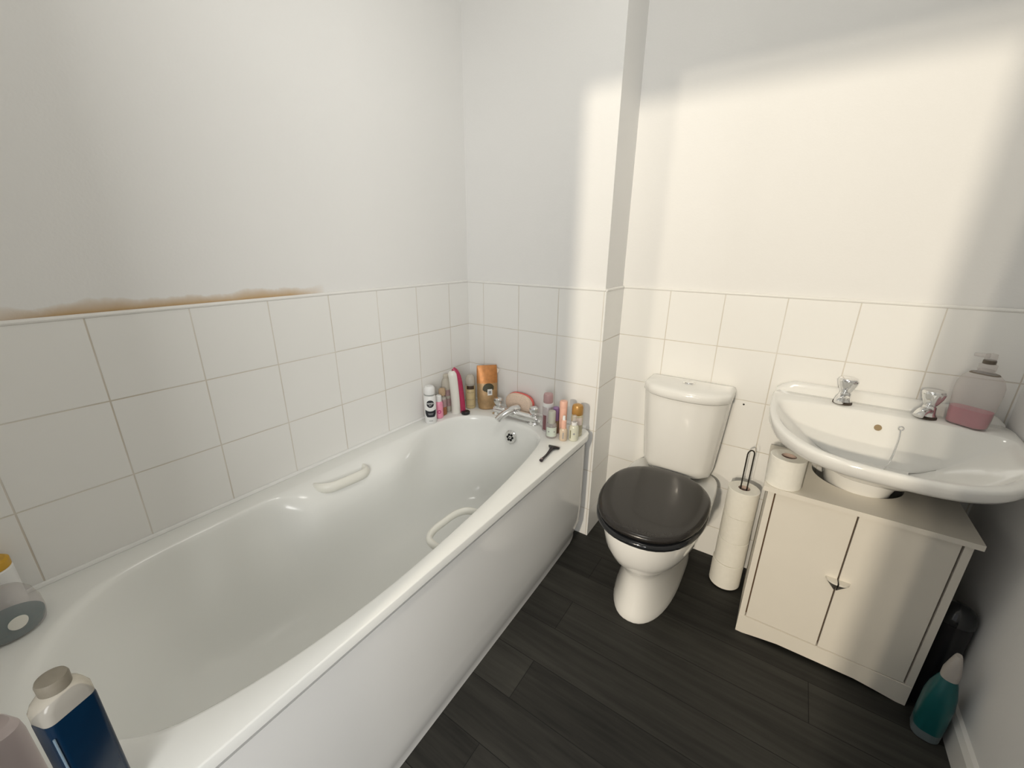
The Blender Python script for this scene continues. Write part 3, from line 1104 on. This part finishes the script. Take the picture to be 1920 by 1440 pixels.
# 1 white aerosol can with black round badge
t = bottle('shaving_foam_can', 'white spray can with black round badge, leftmost on the tap end of the bath', 'can', 0.062, -0.352)
r = 0.026
obj('can_body', lathe([(r - 0.002, 0), (r, 0.003), (r, 0.122), (r - 0.0015, 0.126), (r - 0.004, 0.131)], 36), WHITE_P, t)
obj('shoulder_ring', lathe([(r - 0.0035, 0.129), (r - 0.0005, 0.131), (r - 0.0005, 0.1345), (r - 0.004, 0.136)], 36), mat('silver_grey_ring', (0.45, 0.46, 0.45), 0.3, metal=0.6, noise=0.05), t)
obj('cap', lathe([(r - 0.003, 0.135), (r - 0.0022, 0.137), (r - 0.003, 0.160), (r - 0.0055, 0.167), (r - 0.010, 0.171), (0.0, 0.172)], 36), WHITE_P, t)
bd = obj('badge', wrap(flat_disc(0.0172, 0.094), r), NAVY, t)
obj('lettering', wrap(text_bm('NIVEA', 0.0108, 0, 0.0955), r), WHITE_P, bd)
obj('lettering', wrap(text_bm('MEN', 0.0055, 0, 0.0868), r), WHITE_P, bd)
# dark shield-shaped band lower down
bm = new_bm()
n = 22
rows = []
for j in range(5):
    v = 0.066 - 0.034 * j / 4
    lo_ = 0.0
    w = 0.027 if j < 3 else (0.024 if j == 3 else 0.017)
    rows.append([bm.verts.new((-w + 2 * w * i / n, v - (0.006 * (1 - ((i / n - 0.5) * 2) ** 2) if j == 0 else 0), 0.0003)) for i in range(n + 1)])
for a, b in zip(rows[:-1], rows[1:]):
    for i in range(n):
        bm.faces.new((a[i], b[i], b[i + 1], a[i + 1]))
bnd = obj('label_band', wrap(bm, r), NAVY, t)
obj('label_print', join(wrap(flat_grid(-0.012, 0.012, 0.048, 0.0505, 8, 1, 0.0006), r), wrap(flat_grid(-0.010, 0.010, 0.043, 0.0455, 8, 1, 0.0006), r)), GREY_P, bnd)
obj('label_print', wrap(flat_grid(-0.009, 0.009, 0.012, 0.0165, 8, 1, 0.0004), r), mat('pale_grey_print', (0.5, 0.5, 0.5), 0.5, noise=0.1), t)

# 2 pink bottle
t = bottle('shower_bottle', 'small pink bottle with white cap beside the white spray can', 'bottle', 0.058, -0.294)
r = 0.0185
obj('bottle_body', lathe([(r - 0.003, 0), (r, 0.004), (r, 0.070), (r - 0.003, 0.078), (r - 0.005, 0.081)], 28), PINK_P, t)
obj('cap', lathe([(r - 0.005, 0.080), (r - 0.0045, 0.082), (r - 0.0055, 0.106), (r - 0.010, 0.110), (0, 0.111)], 24), WHITE_P, t)
bm = wrap(flat_disc(0.009, 0.034, 0.0), r)
lb = obj('label_print', bm, DARK_PINK, t)
obj('label_print', wrap(flat_disc(0.0045, 0.034, 0.0, z=0.0006), r), PINK_P, lb)

# 3 small brown shower gel bottle
t = bottle('shower_gel_bottle', 'clear bottle of brown liquid with a ribbed tan cap, partly behind the pink bottle', 'bottle', 0.046, -0.258)
obj('liquid', lathe([(0.016, 0.001), (0.0195, 0.004), (0.0195, 0.040), (0.019, 0.042)], 26), BROWN_LIQ, t)
obj('label', lathe([(0.0198, 0.042), (0.0200, 0.043), (0.0200, 0.078), (0.0195, 0.079)], 26), MAUVE, t)
obj('bottle_neck', lathe([(0.0195, 0.079), (0.017, 0.086), (0.009, 0.091), (0.008, 0.096)], 26), CLEAR_WARM, t)
bm = lathe([(0.012, 0.095), (0.0155, 0.098), (0.0165, 0.112), (0.0155, 0.126), (0.011, 0.130), (0, 0.131)], 26)
obj('cap', bm, TAN_LIQ, t)

# 4 clear pump bottle with patterned label behind
t = bottle('lotion_bottle', 'clear bottle with pale cap and brown patterned label against the left tiles', 'bottle', 0.030, -0.211)
obj('bottle_body', lathe([(0.020, 0), (0.023, 0.004), (0.023, 0.140), (0.019, 0.158), (0.013, 0.164), (0.012, 0.168)], 28), CLEAR_WARM, t)
obj('label', wrap(join(flat_grid(-0.022, 0.022, 0.030, 0.068, 10, 2, 0.0008), flat_grid(-0.020, 0.022, 0.082, 0.112, 10, 2, 0.0008)), 0.023), MAUVE, t)
obj('cap', lathe([(0.0135, 0.167), (0.014, 0.168), (0.0135, 0.181), (0.010, 0.184), (0, 0.184)], 24), CLEAR_WARM, t)

# 5 white bath brush with pink back: tall paddle standing on end
t = bottle('body_brush', 'tall white and deep pink curved body brush leaning in the bath corner', 'brush', 0.087, -0.205, rot=face_cam(0.1, -0.196) - 0.15)
pp_ = smooth_path([(0.0, -0.004, 0.0), (0.0, -0.005, 0.05), (0.0, -0.008, 0.11), (0.0, -0.012, 0.165), (0.0, -0.016, 0.195), (0, -0.018, 0.208)], 6)
obj('brush_head', tube(pp_, 0.017, 20, flat=(1.0, 0.8), radii=[0.0215 if i < len(pp_) - 8 else 0.0215 - 0.0013 * (i - len(pp_) + 8) for i in range(len(pp_))]), BONE, t)
pk = smooth_path([(-0.006, 0.028, 0.002), (-0.006, 0.025, 0.05), (-0.006, 0.020, 0.11), (-0.006, 0.014, 0.165), (-0.006, 0.003, 0.200), (-0.006, -0.014, 0.217)], 6)
obj('brush_back', tube(pk, 0.0115, 16, flat=(0.95, 1.0), radii=[0.0138 - 0.004 * (i / (len(pk) - 1)) ** 3 for i in range(len(pk))]), MAGENTA, t)

# 6 black lid
tag(obj('round_lid', lathe([(0.018, 0), (0.0205, 0.002), (0.0205, 0.011), (0.018, 0.014), (0, 0.0145)], 28, 0.128, -0.191, Z0), BLACK_P), 'small round black lid lying on the bath rim in front of the pink brush', 'lid')

# 7 tall jar / bottle with cream contents
t = bottle('scrub_bottle', 'cream coloured bottle with dark label between the pink brush and the copper pouch', 'bottle', 0.094, -0.112)
obj('bottle_body', lathe([(0.021, 0), (0.024, 0.004), (0.024, 0.112), (0.022, 0.116)], 30), CREAM, t)
obj('bottle_neck', lathe([(0.022, 0.116), (0.0235, 0.119), (0.0225, 0.150), (0.018, 0.162), (0.012, 0.168), (0.0, 0.169)], 30), CLEAR_WARM, t)
obj('label', wrap(flat_grid(-0.019, 0.019, 0.100, 0.117, 10, 1, 0.0006), 0.024), mat('dark_brown_label', (0.06, 0.035, 0.02), 0.5, noise=0.3, nscale=90), t)
STRIPE = mat('brown_grey_print', (0.38, 0.30, 0.18), 0.5, noise=0.2)
for w_, v0_ in ((0.019, 0.082), (0.017, 0.046), (0.019, 0.014)):
    obj('label_stripe', wrap(flat_grid(-w_, w_, v0_, v0_ + 0.003, 10, 1, 0.0004), 0.024), STRIPE, t)

# 8 stand-up foil pouch
t = bottle('foil_pouch', 'copper and bronze foil stand-up pouch with dark picture, at the back of the bath rim', 'pouch', 0.164, -0.068, rot=face_cam(0.164, -0.068) + 0.12)


def pouch_section(z, w, d, sag=0.0, cx=0.0):
    pts = []
    for k in range(32):
        a = 2 * PI * k / 32
        c, s = math.cos(a), math.sin(a)
        pts.append(Vector((cx + d / 2 * c, w / 2 * math.copysign(abs(s) ** 0.85, s), z + sag * abs(s))))
    return pts


secs = [pouch_section(0.0, 0.080, 0.050), pouch_section(0.003, 0.088, 0.058), pouch_section(0.03, 0.096, 0.056), pouch_section(0.065, 0.099, 0.050), pouch_section(0.10, 0.099, 0.042, cx=-0.003), pouch_section(0.128, 0.100, 0.034, cx=-0.006)]
obj('pouch_base', loft(secs, True, False), BRONZE, t)
secs = [pouch_section(0.128, 0.100, 0.034, cx=-0.006), pouch_section(0.16, 0.100, 0.024, cx=-0.009), pouch_section(0.19, 0.098, 0.013, cx=-0.012), pouch_section(0.206, 0.096, 0.005, cx=-0.014), pouch_section(0.213, 0.094, 0.002, cx=-0.014)]
obj('pouch_top', loft(secs, False, True), COPPER, t)
bm = flat_disc(0.029, 0.100, 0.004, 5, 24, 0)
for v in bm.verts:
    u, vv = v.co.x, v.co.y
    k = max(0.0, 1 - (u / 0.05) ** 2)
    dd = (0.042 if vv < 0.10 else 0.042 - 0.008 * (vv - 0.10) / 0.028)
    cxx = -0.003 - 0.003 * (vv - 0.10) / 0.028
    v.co = Vector((cxx + dd / 2 * k ** 0.58 + 0.0012, u, vv))
ph = obj('picture', bm, DKGREEN, t)
bm = flat_grid(-0.002, 0.021, 0.072, 0.102, 6, 6, 0)
for v in bm.verts:
    u, vv = v.co.x, v.co.y
    k = max(0.0, 1 - (u / 0.05) ** 2)
    dd = 0.050 - 0.008 * (vv - 0.065) / 0.035
    v.co = Vector((dd / 2 * k ** 0.58 + 0.0008, u, vv))
st = obj('price_label', bm, WHITE_P, t)
bm = flat_grid(0.003, 0.016, 0.080, 0.094, 4, 4, 0)
for v in bm.verts:
    u, vv = v.co.x, v.co.y
    k = max(0.0, 1 - (u / 0.05) ** 2)
    dd = 0.050 - 0.008 * (vv - 0.065) / 0.035
    v.co = Vector((dd / 2 * k ** 0.58 + 0.0013, u, vv))
obj('label_print', bm, GREY_P, st)
bm = new_bm()
vs_ = [bm.verts.new(p) for p in ((-0.014, 0.046, 0.196), (-0.014, 0.049, 0.165), (-0.013, 0.062, 0.190))]
bm.faces.new(vs_)
ex = bmesh.ops.extrude_face_region(bm, geom=bm.faces[:])
bmesh.ops.translate(bm, verts=[v for v in ex['geom'] if isinstance(v, bmesh.types.BMVert)], vec=(-0.0012, 0, 0))
bmesh.ops.recalc_face_normals(bm, faces=bm.faces[:])
obj('torn_corner', bm, mat('pale_torn_foil', (0.75, 0.70, 0.62), 0.6, noise=0.1), t, smooth=False)

# 9 sponge behind the mixer tap
t = thing('bath_sponge', 'speckled peach bath sponge with coral edge standing behind the mixer tap', 'sponge', (0.332, -0.037, Z0), -0.05)


def sponge_ring(y, s, r_in=0.0):
    pts = []
    for k in range(40):
        a = 2 * PI * k / 40
        c, sn = math.cos(a), math.sin(a)
        x = 0.075 * s * math.copysign(abs(c) ** 0.8, c)
        z = 0.050 + 0.050 * s * math.copysign(abs(sn) ** 0.8, sn)
        pts.append(Vector((x, y, z)))
    return pts


obj('sponge_pad', loft([sponge_ring(-0.020, 0.85), sponge_ring(-0.017, 0.94), sponge_ring(-0.010, 0.97), sponge_ring(0.001, 0.97)]), LOOFAH, t, angle=60)
obj('coral_backing', loft([sponge_ring(0.001, 0.985), sponge_ring(0.004, 1.0), sponge_ring(0.014, 1.0), sponge_ring(0.020, 0.94)]), CORAL, t, angle=60)

# 10 dry shampoo type can with pink cap
t = bottle('hair_spray_can', 'tall grey and white can with dusty pink cap beside the mixer tap', 'can', 0.532, -0.124)
obj('can_body', lathe([(0.0215, 0), (0.0235, 0.003), (0.0235, 0.108), (0.021, 0.114)], 30), mat('pale_lilac_metal', (0.52, 0.47, 0.47), 0.3, metal=0.15, noise=0.2, nscale=50), t)
obj('label', wrap(flat_grid(-0.022, -0.006, 0.008, 0.075, 8, 2, 0.0006), 0.0235), mat('plum_print', (0.22, 0.09, 0.10), 0.4, noise=0.25, nscale=80), t)
obj('shoulder_ring', lathe([(0.022, 0.110), (0.0235, 0.113), (0.0225, 0.126), (0.018, 0.128)], 30), WHITE_P, t)
obj('cap', lathe([(0.0195, 0.127), (0.0205, 0.129), (0.0205, 0.160), (0.018, 0.167), (0.0, 0.169)], 30), ROSE_CAP, t)

# 11 mini spray bottle in front
t = bottle('travel_bottle', 'small clear bottle with pale mint label in front of the tall pink-capped can', 'bottle', 0.580, -0.175, group='small toiletry bottles at the bath corner')
obj('bottle_body', lathe([(0.020, 0), (0.0225, 0.004), (0.0225, 0.052), (0.019, 0.062), (0.014, 0.066)], 28), CLEAR, t)
obj('label', wrap(flat_grid(-0.024, 0.024, 0.010, 0.050, 12, 2, 0.0006), 0.0225), mat('mint_label', (0.62, 0.68, 0.60), 0.4, noise=0.05), t)
obj('label_print', join(wrap(flat_disc(0.0032, 0.032, -0.011, 2, 12, 0.001), 0.0225), wrap(flat_disc(0.0032, 0.032, 0.012, 2, 12, 0.001), 0.0225)), GREY_P, t)
obj('cap', lathe([(0.0150, 0.064), (0.0155, 0.066), (0.0155, 0.112), (0.014, 0.116), (0.0, 0.117)], 24), mat('sage_plastic', (0.46, 0.46, 0.40), 0.35, noise=0.08), t)

# 12 purple tube
t = bottle('purple_tube_bottle', 'slim bottle with purple top between the pink-capped can and the peach bottle', 'bottle', 0.574, -0.128)
obj('bottle_body', lathe([(0.013, 0), (0.0145, 0.003), (0.0145, 0.055), (0.013, 0.058)], 24), mat('brown_glass_gel', (0.22, 0.15, 0.09), 0.2, noise=0.2), t)
obj('cap', lathe([(0.0125, 0.057), (0.0135, 0.059), (0.0130, 0.114), (0.010, 0.117), (0.0, 0.1175)], 24), PURPLE, t)

# 13 peach tall bottle with a mini in front
t = bottle('peach_bottle', 'tall slim peach bottle standing behind the small clear spray bottles', 'bottle', 0.604, -0.122)
obj('bottle_body', lathe([(0.0145, 0), (0.016, 0.003), (0.016, 0.120), (0.0155, 0.122)], 24), PEACH, t)
obj('cap', lathe([(0.0155, 0.122), (0.0165, 0.123), (0.0165, 0.145), (0.0145, 0.149), (0, 0.150)], 24), PEACH, t)
t = bottle('travel_bottle', 'small peach-tinted spray bottle with white nozzle at the front of the bath corner', 'bottle', 0.634, -0.172, group='small toiletry bottles at the bath corner')
obj('bottle_body', lathe([(0.0145, 0), (0.0165, 0.003), (0.0165, 0.044), (0.013, 0.052), (0.008, 0.055)], 24), mat('beige_peach_gel', (0.60, 0.48, 0.36), 0.2, noise=0.12, nscale=60), t)
obj('label', wrap(flat_grid(-0.003, 0.001, 0.012, 0.040, 3, 2, 0.0006), 0.0165), GREY_P, t)
obj('collar', lathe([(0.0105, 0.053), (0.0112, 0.055), (0.0108, 0.086), (0.007, 0.089)], 20), PEACH, t)
obj('nozzle', lathe([(0.0055, 0.088), (0.0064, 0.089), (0.0055, 0.106), (0, 0.108)], 16), WHITE_P, t)

# 14 amber-capped round bottle and last mini
t = bottle('amber_cap_bottle', 'round clear bottle with an amber gold cap nearest the outer bath corner', 'bottle', 0.656, -0.095)
obj('bottle_body', lathe([(0.022, 0), (0.0245, 0.004), (0.0245, 0.080), (0.0235, 0.090), (0.0225, 0.094)], 30), mat('pale_olive_gel', (0.55, 0.50, 0.34), 0.15, noise=0.12, nscale=50), t)
obj('label', wrap(flat_grid(-0.004, 0.024, 0.052, 0.086, 8, 2, 0.0006), 0.0245), mat('pale_pink_label', (0.70, 0.60, 0.54), 0.4, noise=0.06), t)
obj('cap', lathe([(0.0228, 0.094), (0.0240, 0.096), (0.0232, 0.126), (0.020, 0.134), (0.012, 0.138), (0.0, 0.139)], 30), GOLD_CAP, t)
t = bottle('travel_bottle', 'small pale bottle with white pump collar in front of the amber-capped bottle', 'bottle', 0.668, -0.146, group='small toiletry bottles at the bath corner')
obj('bottle_body', lathe([(0.017, 0), (0.0200, 0.003), (0.0200, 0.056), (0.016, 0.064), (0.010, 0.067)], 26), mat('pale_sage_gel', (0.62, 0.62, 0.50), 0.2, noise=0.05), t)
obj('label_print', wrap(flat_disc(0.0042, 0.034, 0.001, 3, 14, 0.0006), 0.0200), GREY_P, t)
obj('label', wrap(flat_grid(-0.016, -0.012, 0.012, 0.048, 3, 2, 0.0006), 0.0200), mat('olive_print', (0.16, 0.16, 0.08), 0.5, noise=0.2), t)
obj('collar', lathe([(0.0105, 0.066), (0.0120, 0.067), (0.0120, 0.079), (0.008, 0.080)], 22), WHITE_P, t)
obj('overcap', lathe([(0.0085, 0.080), (0.0092, 0.081), (0.0088, 0.106), (0.006, 0.109), (0, 0.1095)], 22), CLEAR, t)

# 15 razor on the rim
rz = thing('razor', 'dark disposable razor lying on the wide bath rim', 'razor', (0.648, -0.325, Z0), math.atan2(-0.381 + 0.262, 0.655 - 0.642))
hp = smooth_path([(0.062, 0.0, 0.008), (0.045, 0, 0.0085), (0.015, 0.001, 0.008), (-0.02, 0, 0.009), (-0.046, -0.002, 0.011)], 6)
obj('handle', tube(hp, 0.006, 12, flat=(0.95, 0.8), radii=[0.0078 - 0.0028 * math.sin(PI * min(1, i / (len(hp) - 1) * 1.1)) for i in range(len(hp))]), mat('dark_plum_plastic', (0.018, 0.012, 0.016), 0.3, noise=0.2), rz)
bm = loft([[Vector((-0.044, -0.006, 0.007)), Vector((-0.044, 0.006, 0.007)), Vector((-0.044, 0.006, 0.014)), Vector((-0.044, -0.006, 0.014))],
           [Vector((-0.060, -0.022, 0.003)), Vector((-0.060, 0.022, 0.003)), Vector((-0.060, 0.022, 0.012)), Vector((-0.060, -0.022, 0.012))],
           [Vector((-0.070, -0.022, 0.0015)), Vector((-0.070, 0.022, 0.0015)), Vector((-0.070, 0.022, 0.009)), Vector((-0.070, -0.022, 0.009))]])
obj('razor_head', bm, BLACK_P, rz, smooth=False)
obj('grip_inset', lathe([(0.003, 0), (0.0045, 0.0005), (0.0045, 0.0015), (0.003, 0.002)], 14, 0.058, 0, 0.0135), mat('pink_grey_grip', (0.25, 0.19, 0.19), 0.4, noise=0.1), rz)

# ------------------------------------------------------------------ soap bottle on the basin
t = thing('soap_bottle', 'big clear soap bottle with a little pink soap left on the washbasin corner', 'bottle', (1.797, 0.108, 0.8205), -0.63)
SOAP = mat('pink_liquid_soap', (0.50, 0.09, 0.15), 0.15, noise=0.15, nscale=30)
obj('bottle_body', rbox([(0.078, 0.040, 0.018, 0.0), (0.088, 0.048, 0.020, 0.004), (0.092, 0.050, 0.021, 0.03), (0.095, 0.050, 0.022, 0.065), (0.100, 0.052, 0.023, 0.105), (0.098, 0.051, 0.023, 0.125), (0.086, 0.045, 0.021, 0.145), (0.060, 0.036, 0.017, 0.158), (0.036, 0.032, 0.0155, 0.163), (0.032, 0.032, 0.0155, 0.170)], 6), CLEAR, t)
obj('soap', rbox([(0.076, 0.038, 0.017, 0.0015), (0.0855, 0.0455, 0.019, 0.005), (0.0895, 0.0475, 0.020, 0.03), (0.0915, 0.0475, 0.021, 0.052)], 6), SOAP, t)
obj('shoulder_film', rbox([(0.064, 0.038, 0.018, 0.1565), (0.058, 0.036, 0.017, 0.1595)], 6), mat('brown_grey_residue', (0.16, 0.13, 0.10), 0.5, noise=0.2), t)
obj('neck', lathe([(0.0165, 0.166), (0.0185, 0.168), (0.0185, 0.184), (0.012, 0.187)], 26), CLEAR, t)
obj('pump_stem', lathe([(0.012, 0.186), (0.0135, 0.187), (0.0135, 0.196), (0.011, 0.198)], 22), mat('brown_grey_cap', (0.10, 0.08, 0.06), 0.4, noise=0.3), t)
bm = lathe([(0.012, 0.197), (0.0125, 0.199), (0.0115, 0.214), (0.006, 0.216), (0, 0.216)], 22)
join(bm, cyl((-0.004, 0, 0.208), (-0.034, 0, 0.206), 0.0065, 12, 0.005))
obj('pump_head', bm, CLEAR, t)

# ------------------------------------------------------------------ things stuffed beside the cupboard
t = thing('cleaner_bottle', 'teal cleaner bottle with white cap standing between cupboard and right wall', 'bottle', (1.849, -0.225, 0.0005), -0.15)
TEAL = mat('teal_cleaner', (0.006, 0.085, 0.09), 0.3, noise=0.1)
obj('bottle_body', rbox([(0.060, 0.074, 0.022, 0.032), (0.062, 0.076, 0.024, 0.06), (0.062, 0.076, 0.025, 0.13), (0.056, 0.066, 0.024, 0.165), (0.044, 0.048, 0.020, 0.195), (0.034, 0.036, 0.016, 0.212)], 6), TEAL, t)
obj('clear_base', rbox([(0.054, 0.068, 0.022, 0.0), (0.060, 0.074, 0.024, 0.004), (0.060, 0.074, 0.022, 0.0319)], 6), mat('hazy_base', (0.13, 0.16, 0.17), 0.3, noise=0.1), t)
obj('cap', rbox([(0.036, 0.038, 0.016, 0.212), (0.036, 0.038, 0.016, 0.235), (0.026, 0.030, 0.012, 0.262), (0.016, 0.022, 0.008, 0.285), (0.012, 0.018, 0.006, 0.290)], 5), mat('white_grey_cap', (0.42, 0.39, 0.36), 0.4, noise=0.05), t)
t = thing('lidded_container', 'dark rounded container with shiny lid tucked behind the teal cleaner bottle', 'container', (1.860, -0.105, 0.0005))
obj('pot', lathe([(0.034, 0), (0.038, 0.004), (0.040, 0.12), (0.040, 0.29), (0.038, 0.31)], 28), BLACK_P, t)
obj('lid', lathe([(0.038, 0.309), (0.041, 0.312), (0.041, 0.330), (0.034, 0.350), (0.018, 0.362), (0.0, 0.366)], 28), BLACK_GLOSS, t)

# ------------------------------------------------------------------ near end of the bath: bottles close to the camera
t = thing('mouthwash_bottle', 'blue mouthwash bottle with grey-brown cap on the near corner of the bath', 'bottle', (0.646, -1.571, Z0), 0.36)
BLUE = mat('dark_blue_mouthwash', (0.002, 0.018, 0.048), 0.25, spec=0.3, coat=0.0, noise=0.25, nscale=18)
obj('bottle_body', rbox([(0.032, 0.046, 0.006, 0.0), (0.036, 0.052, 0.008, 0.003), (0.036, 0.052, 0.008, 0.192), (0.0355, 0.051, 0.009, 0.197)], 5), BLUE, t)
obj('shoulder', rbox([(0.0355, 0.0515, 0.009, 0.197), (0.0355, 0.0515, 0.010, 0.212), (0.034, 0.046, 0.012, 0.220), (0.032, 0.036, 0.0145, 0.226), (0.028, 0.028, 0.0138, 0.229)], 6), CLEAR_WARM, t)
obj('cap', lathe([(0.0130, 0.227), (0.0152, 0.229), (0.0155, 0.242), (0.0142, 0.2455), (0.0, 0.2465)], 30), mat('grey_brown_cap', (0.24, 0.215, 0.17), 0.5, noise=0.15, nscale=90), t)
obj('painted_corner_glint', cyl((0.0166, -0.0246, 0.012), (0.0166, -0.0246, 0.178), 0.0013, 8), mat('painted_glint_blue', (0.20, 0.28, 0.36), 0.2, noise=0.1), t)  # pale strip that paints the glint along the bottle's corner
t = thing('shampoo_bottle', 'pale lilac-white bottle left of the blue mouthwash bottle on the bath end', 'bottle', (0.558, -1.632, Z0), 0.4)
LILAC = mat('pale_lilac_plastic', (0.50, 0.43, 0.42), 0.35, noise=0.06)
obj('bottle_body', rbox([(0.056, 0.032, 0.014, 0.0), (0.062, 0.038, 0.016, 0.003), (0.062, 0.038, 0.017, 0.135), (0.056, 0.036, 0.0165, 0.150), (0.036, 0.028, 0.0135, 0.157)], 6), LILAC, t)
obj('cap', lathe([(0.0100, 0.157), (0.0110, 0.158), (0.0105, 0.170), (0.0, 0.172)], 24, -0.008), mat('dark_brown_cap', (0.10, 0.05, 0.02), 0.4, noise=0.2), t)
t = thing('bath_gel_bottle', 'rounded clear bottle with teal liquid in its base at the near left bath corner', 'bottle', (0.118, -1.600, Z0), face_cam(0.118, -1.6))
obj('bottle_body', lathe([(0.040, 0), (0.049, 0.005), (0.052, 0.02), (0.051, 0.050), (0.045, 0.072), (0.036, 0.086), (0.022, 0.093), (0.0, 0.095)], 36), CLEAR, t)
obj('teal_liquid', lathe([(0.038, 0.0012), (0.046, 0.005), (0.0495, 0.014), (0.0505, 0.022)], 36), mat('dark_teal_gel', (0.008, 0.085, 0.10), 0.2, noise=0.2), t)
obj('label', wrap(flat_disc(0.014, 0.040, 0.010, 5, 26, 0.001), 0.052), BONE, t)
t = thing('orange_cap_pot', 'white pot with orange lid behind the clear bottle at the left wall', 'pot', (0.034, -1.594, Z0))
obj('pot', lathe([(0.026, 0), (0.029, 0.003), (0.029, 0.098), (0.026, 0.102)], 28), WHITE_P, t)
obj('lid', lathe([(0.027, 0.101), (0.0285, 0.103), (0.0285, 0.118), (0.024, 0.122), (0.0, 0.123)], 28), mat('orange_lid', (0.58, 0.33, 0.03), 0.4, noise=0.08), t)
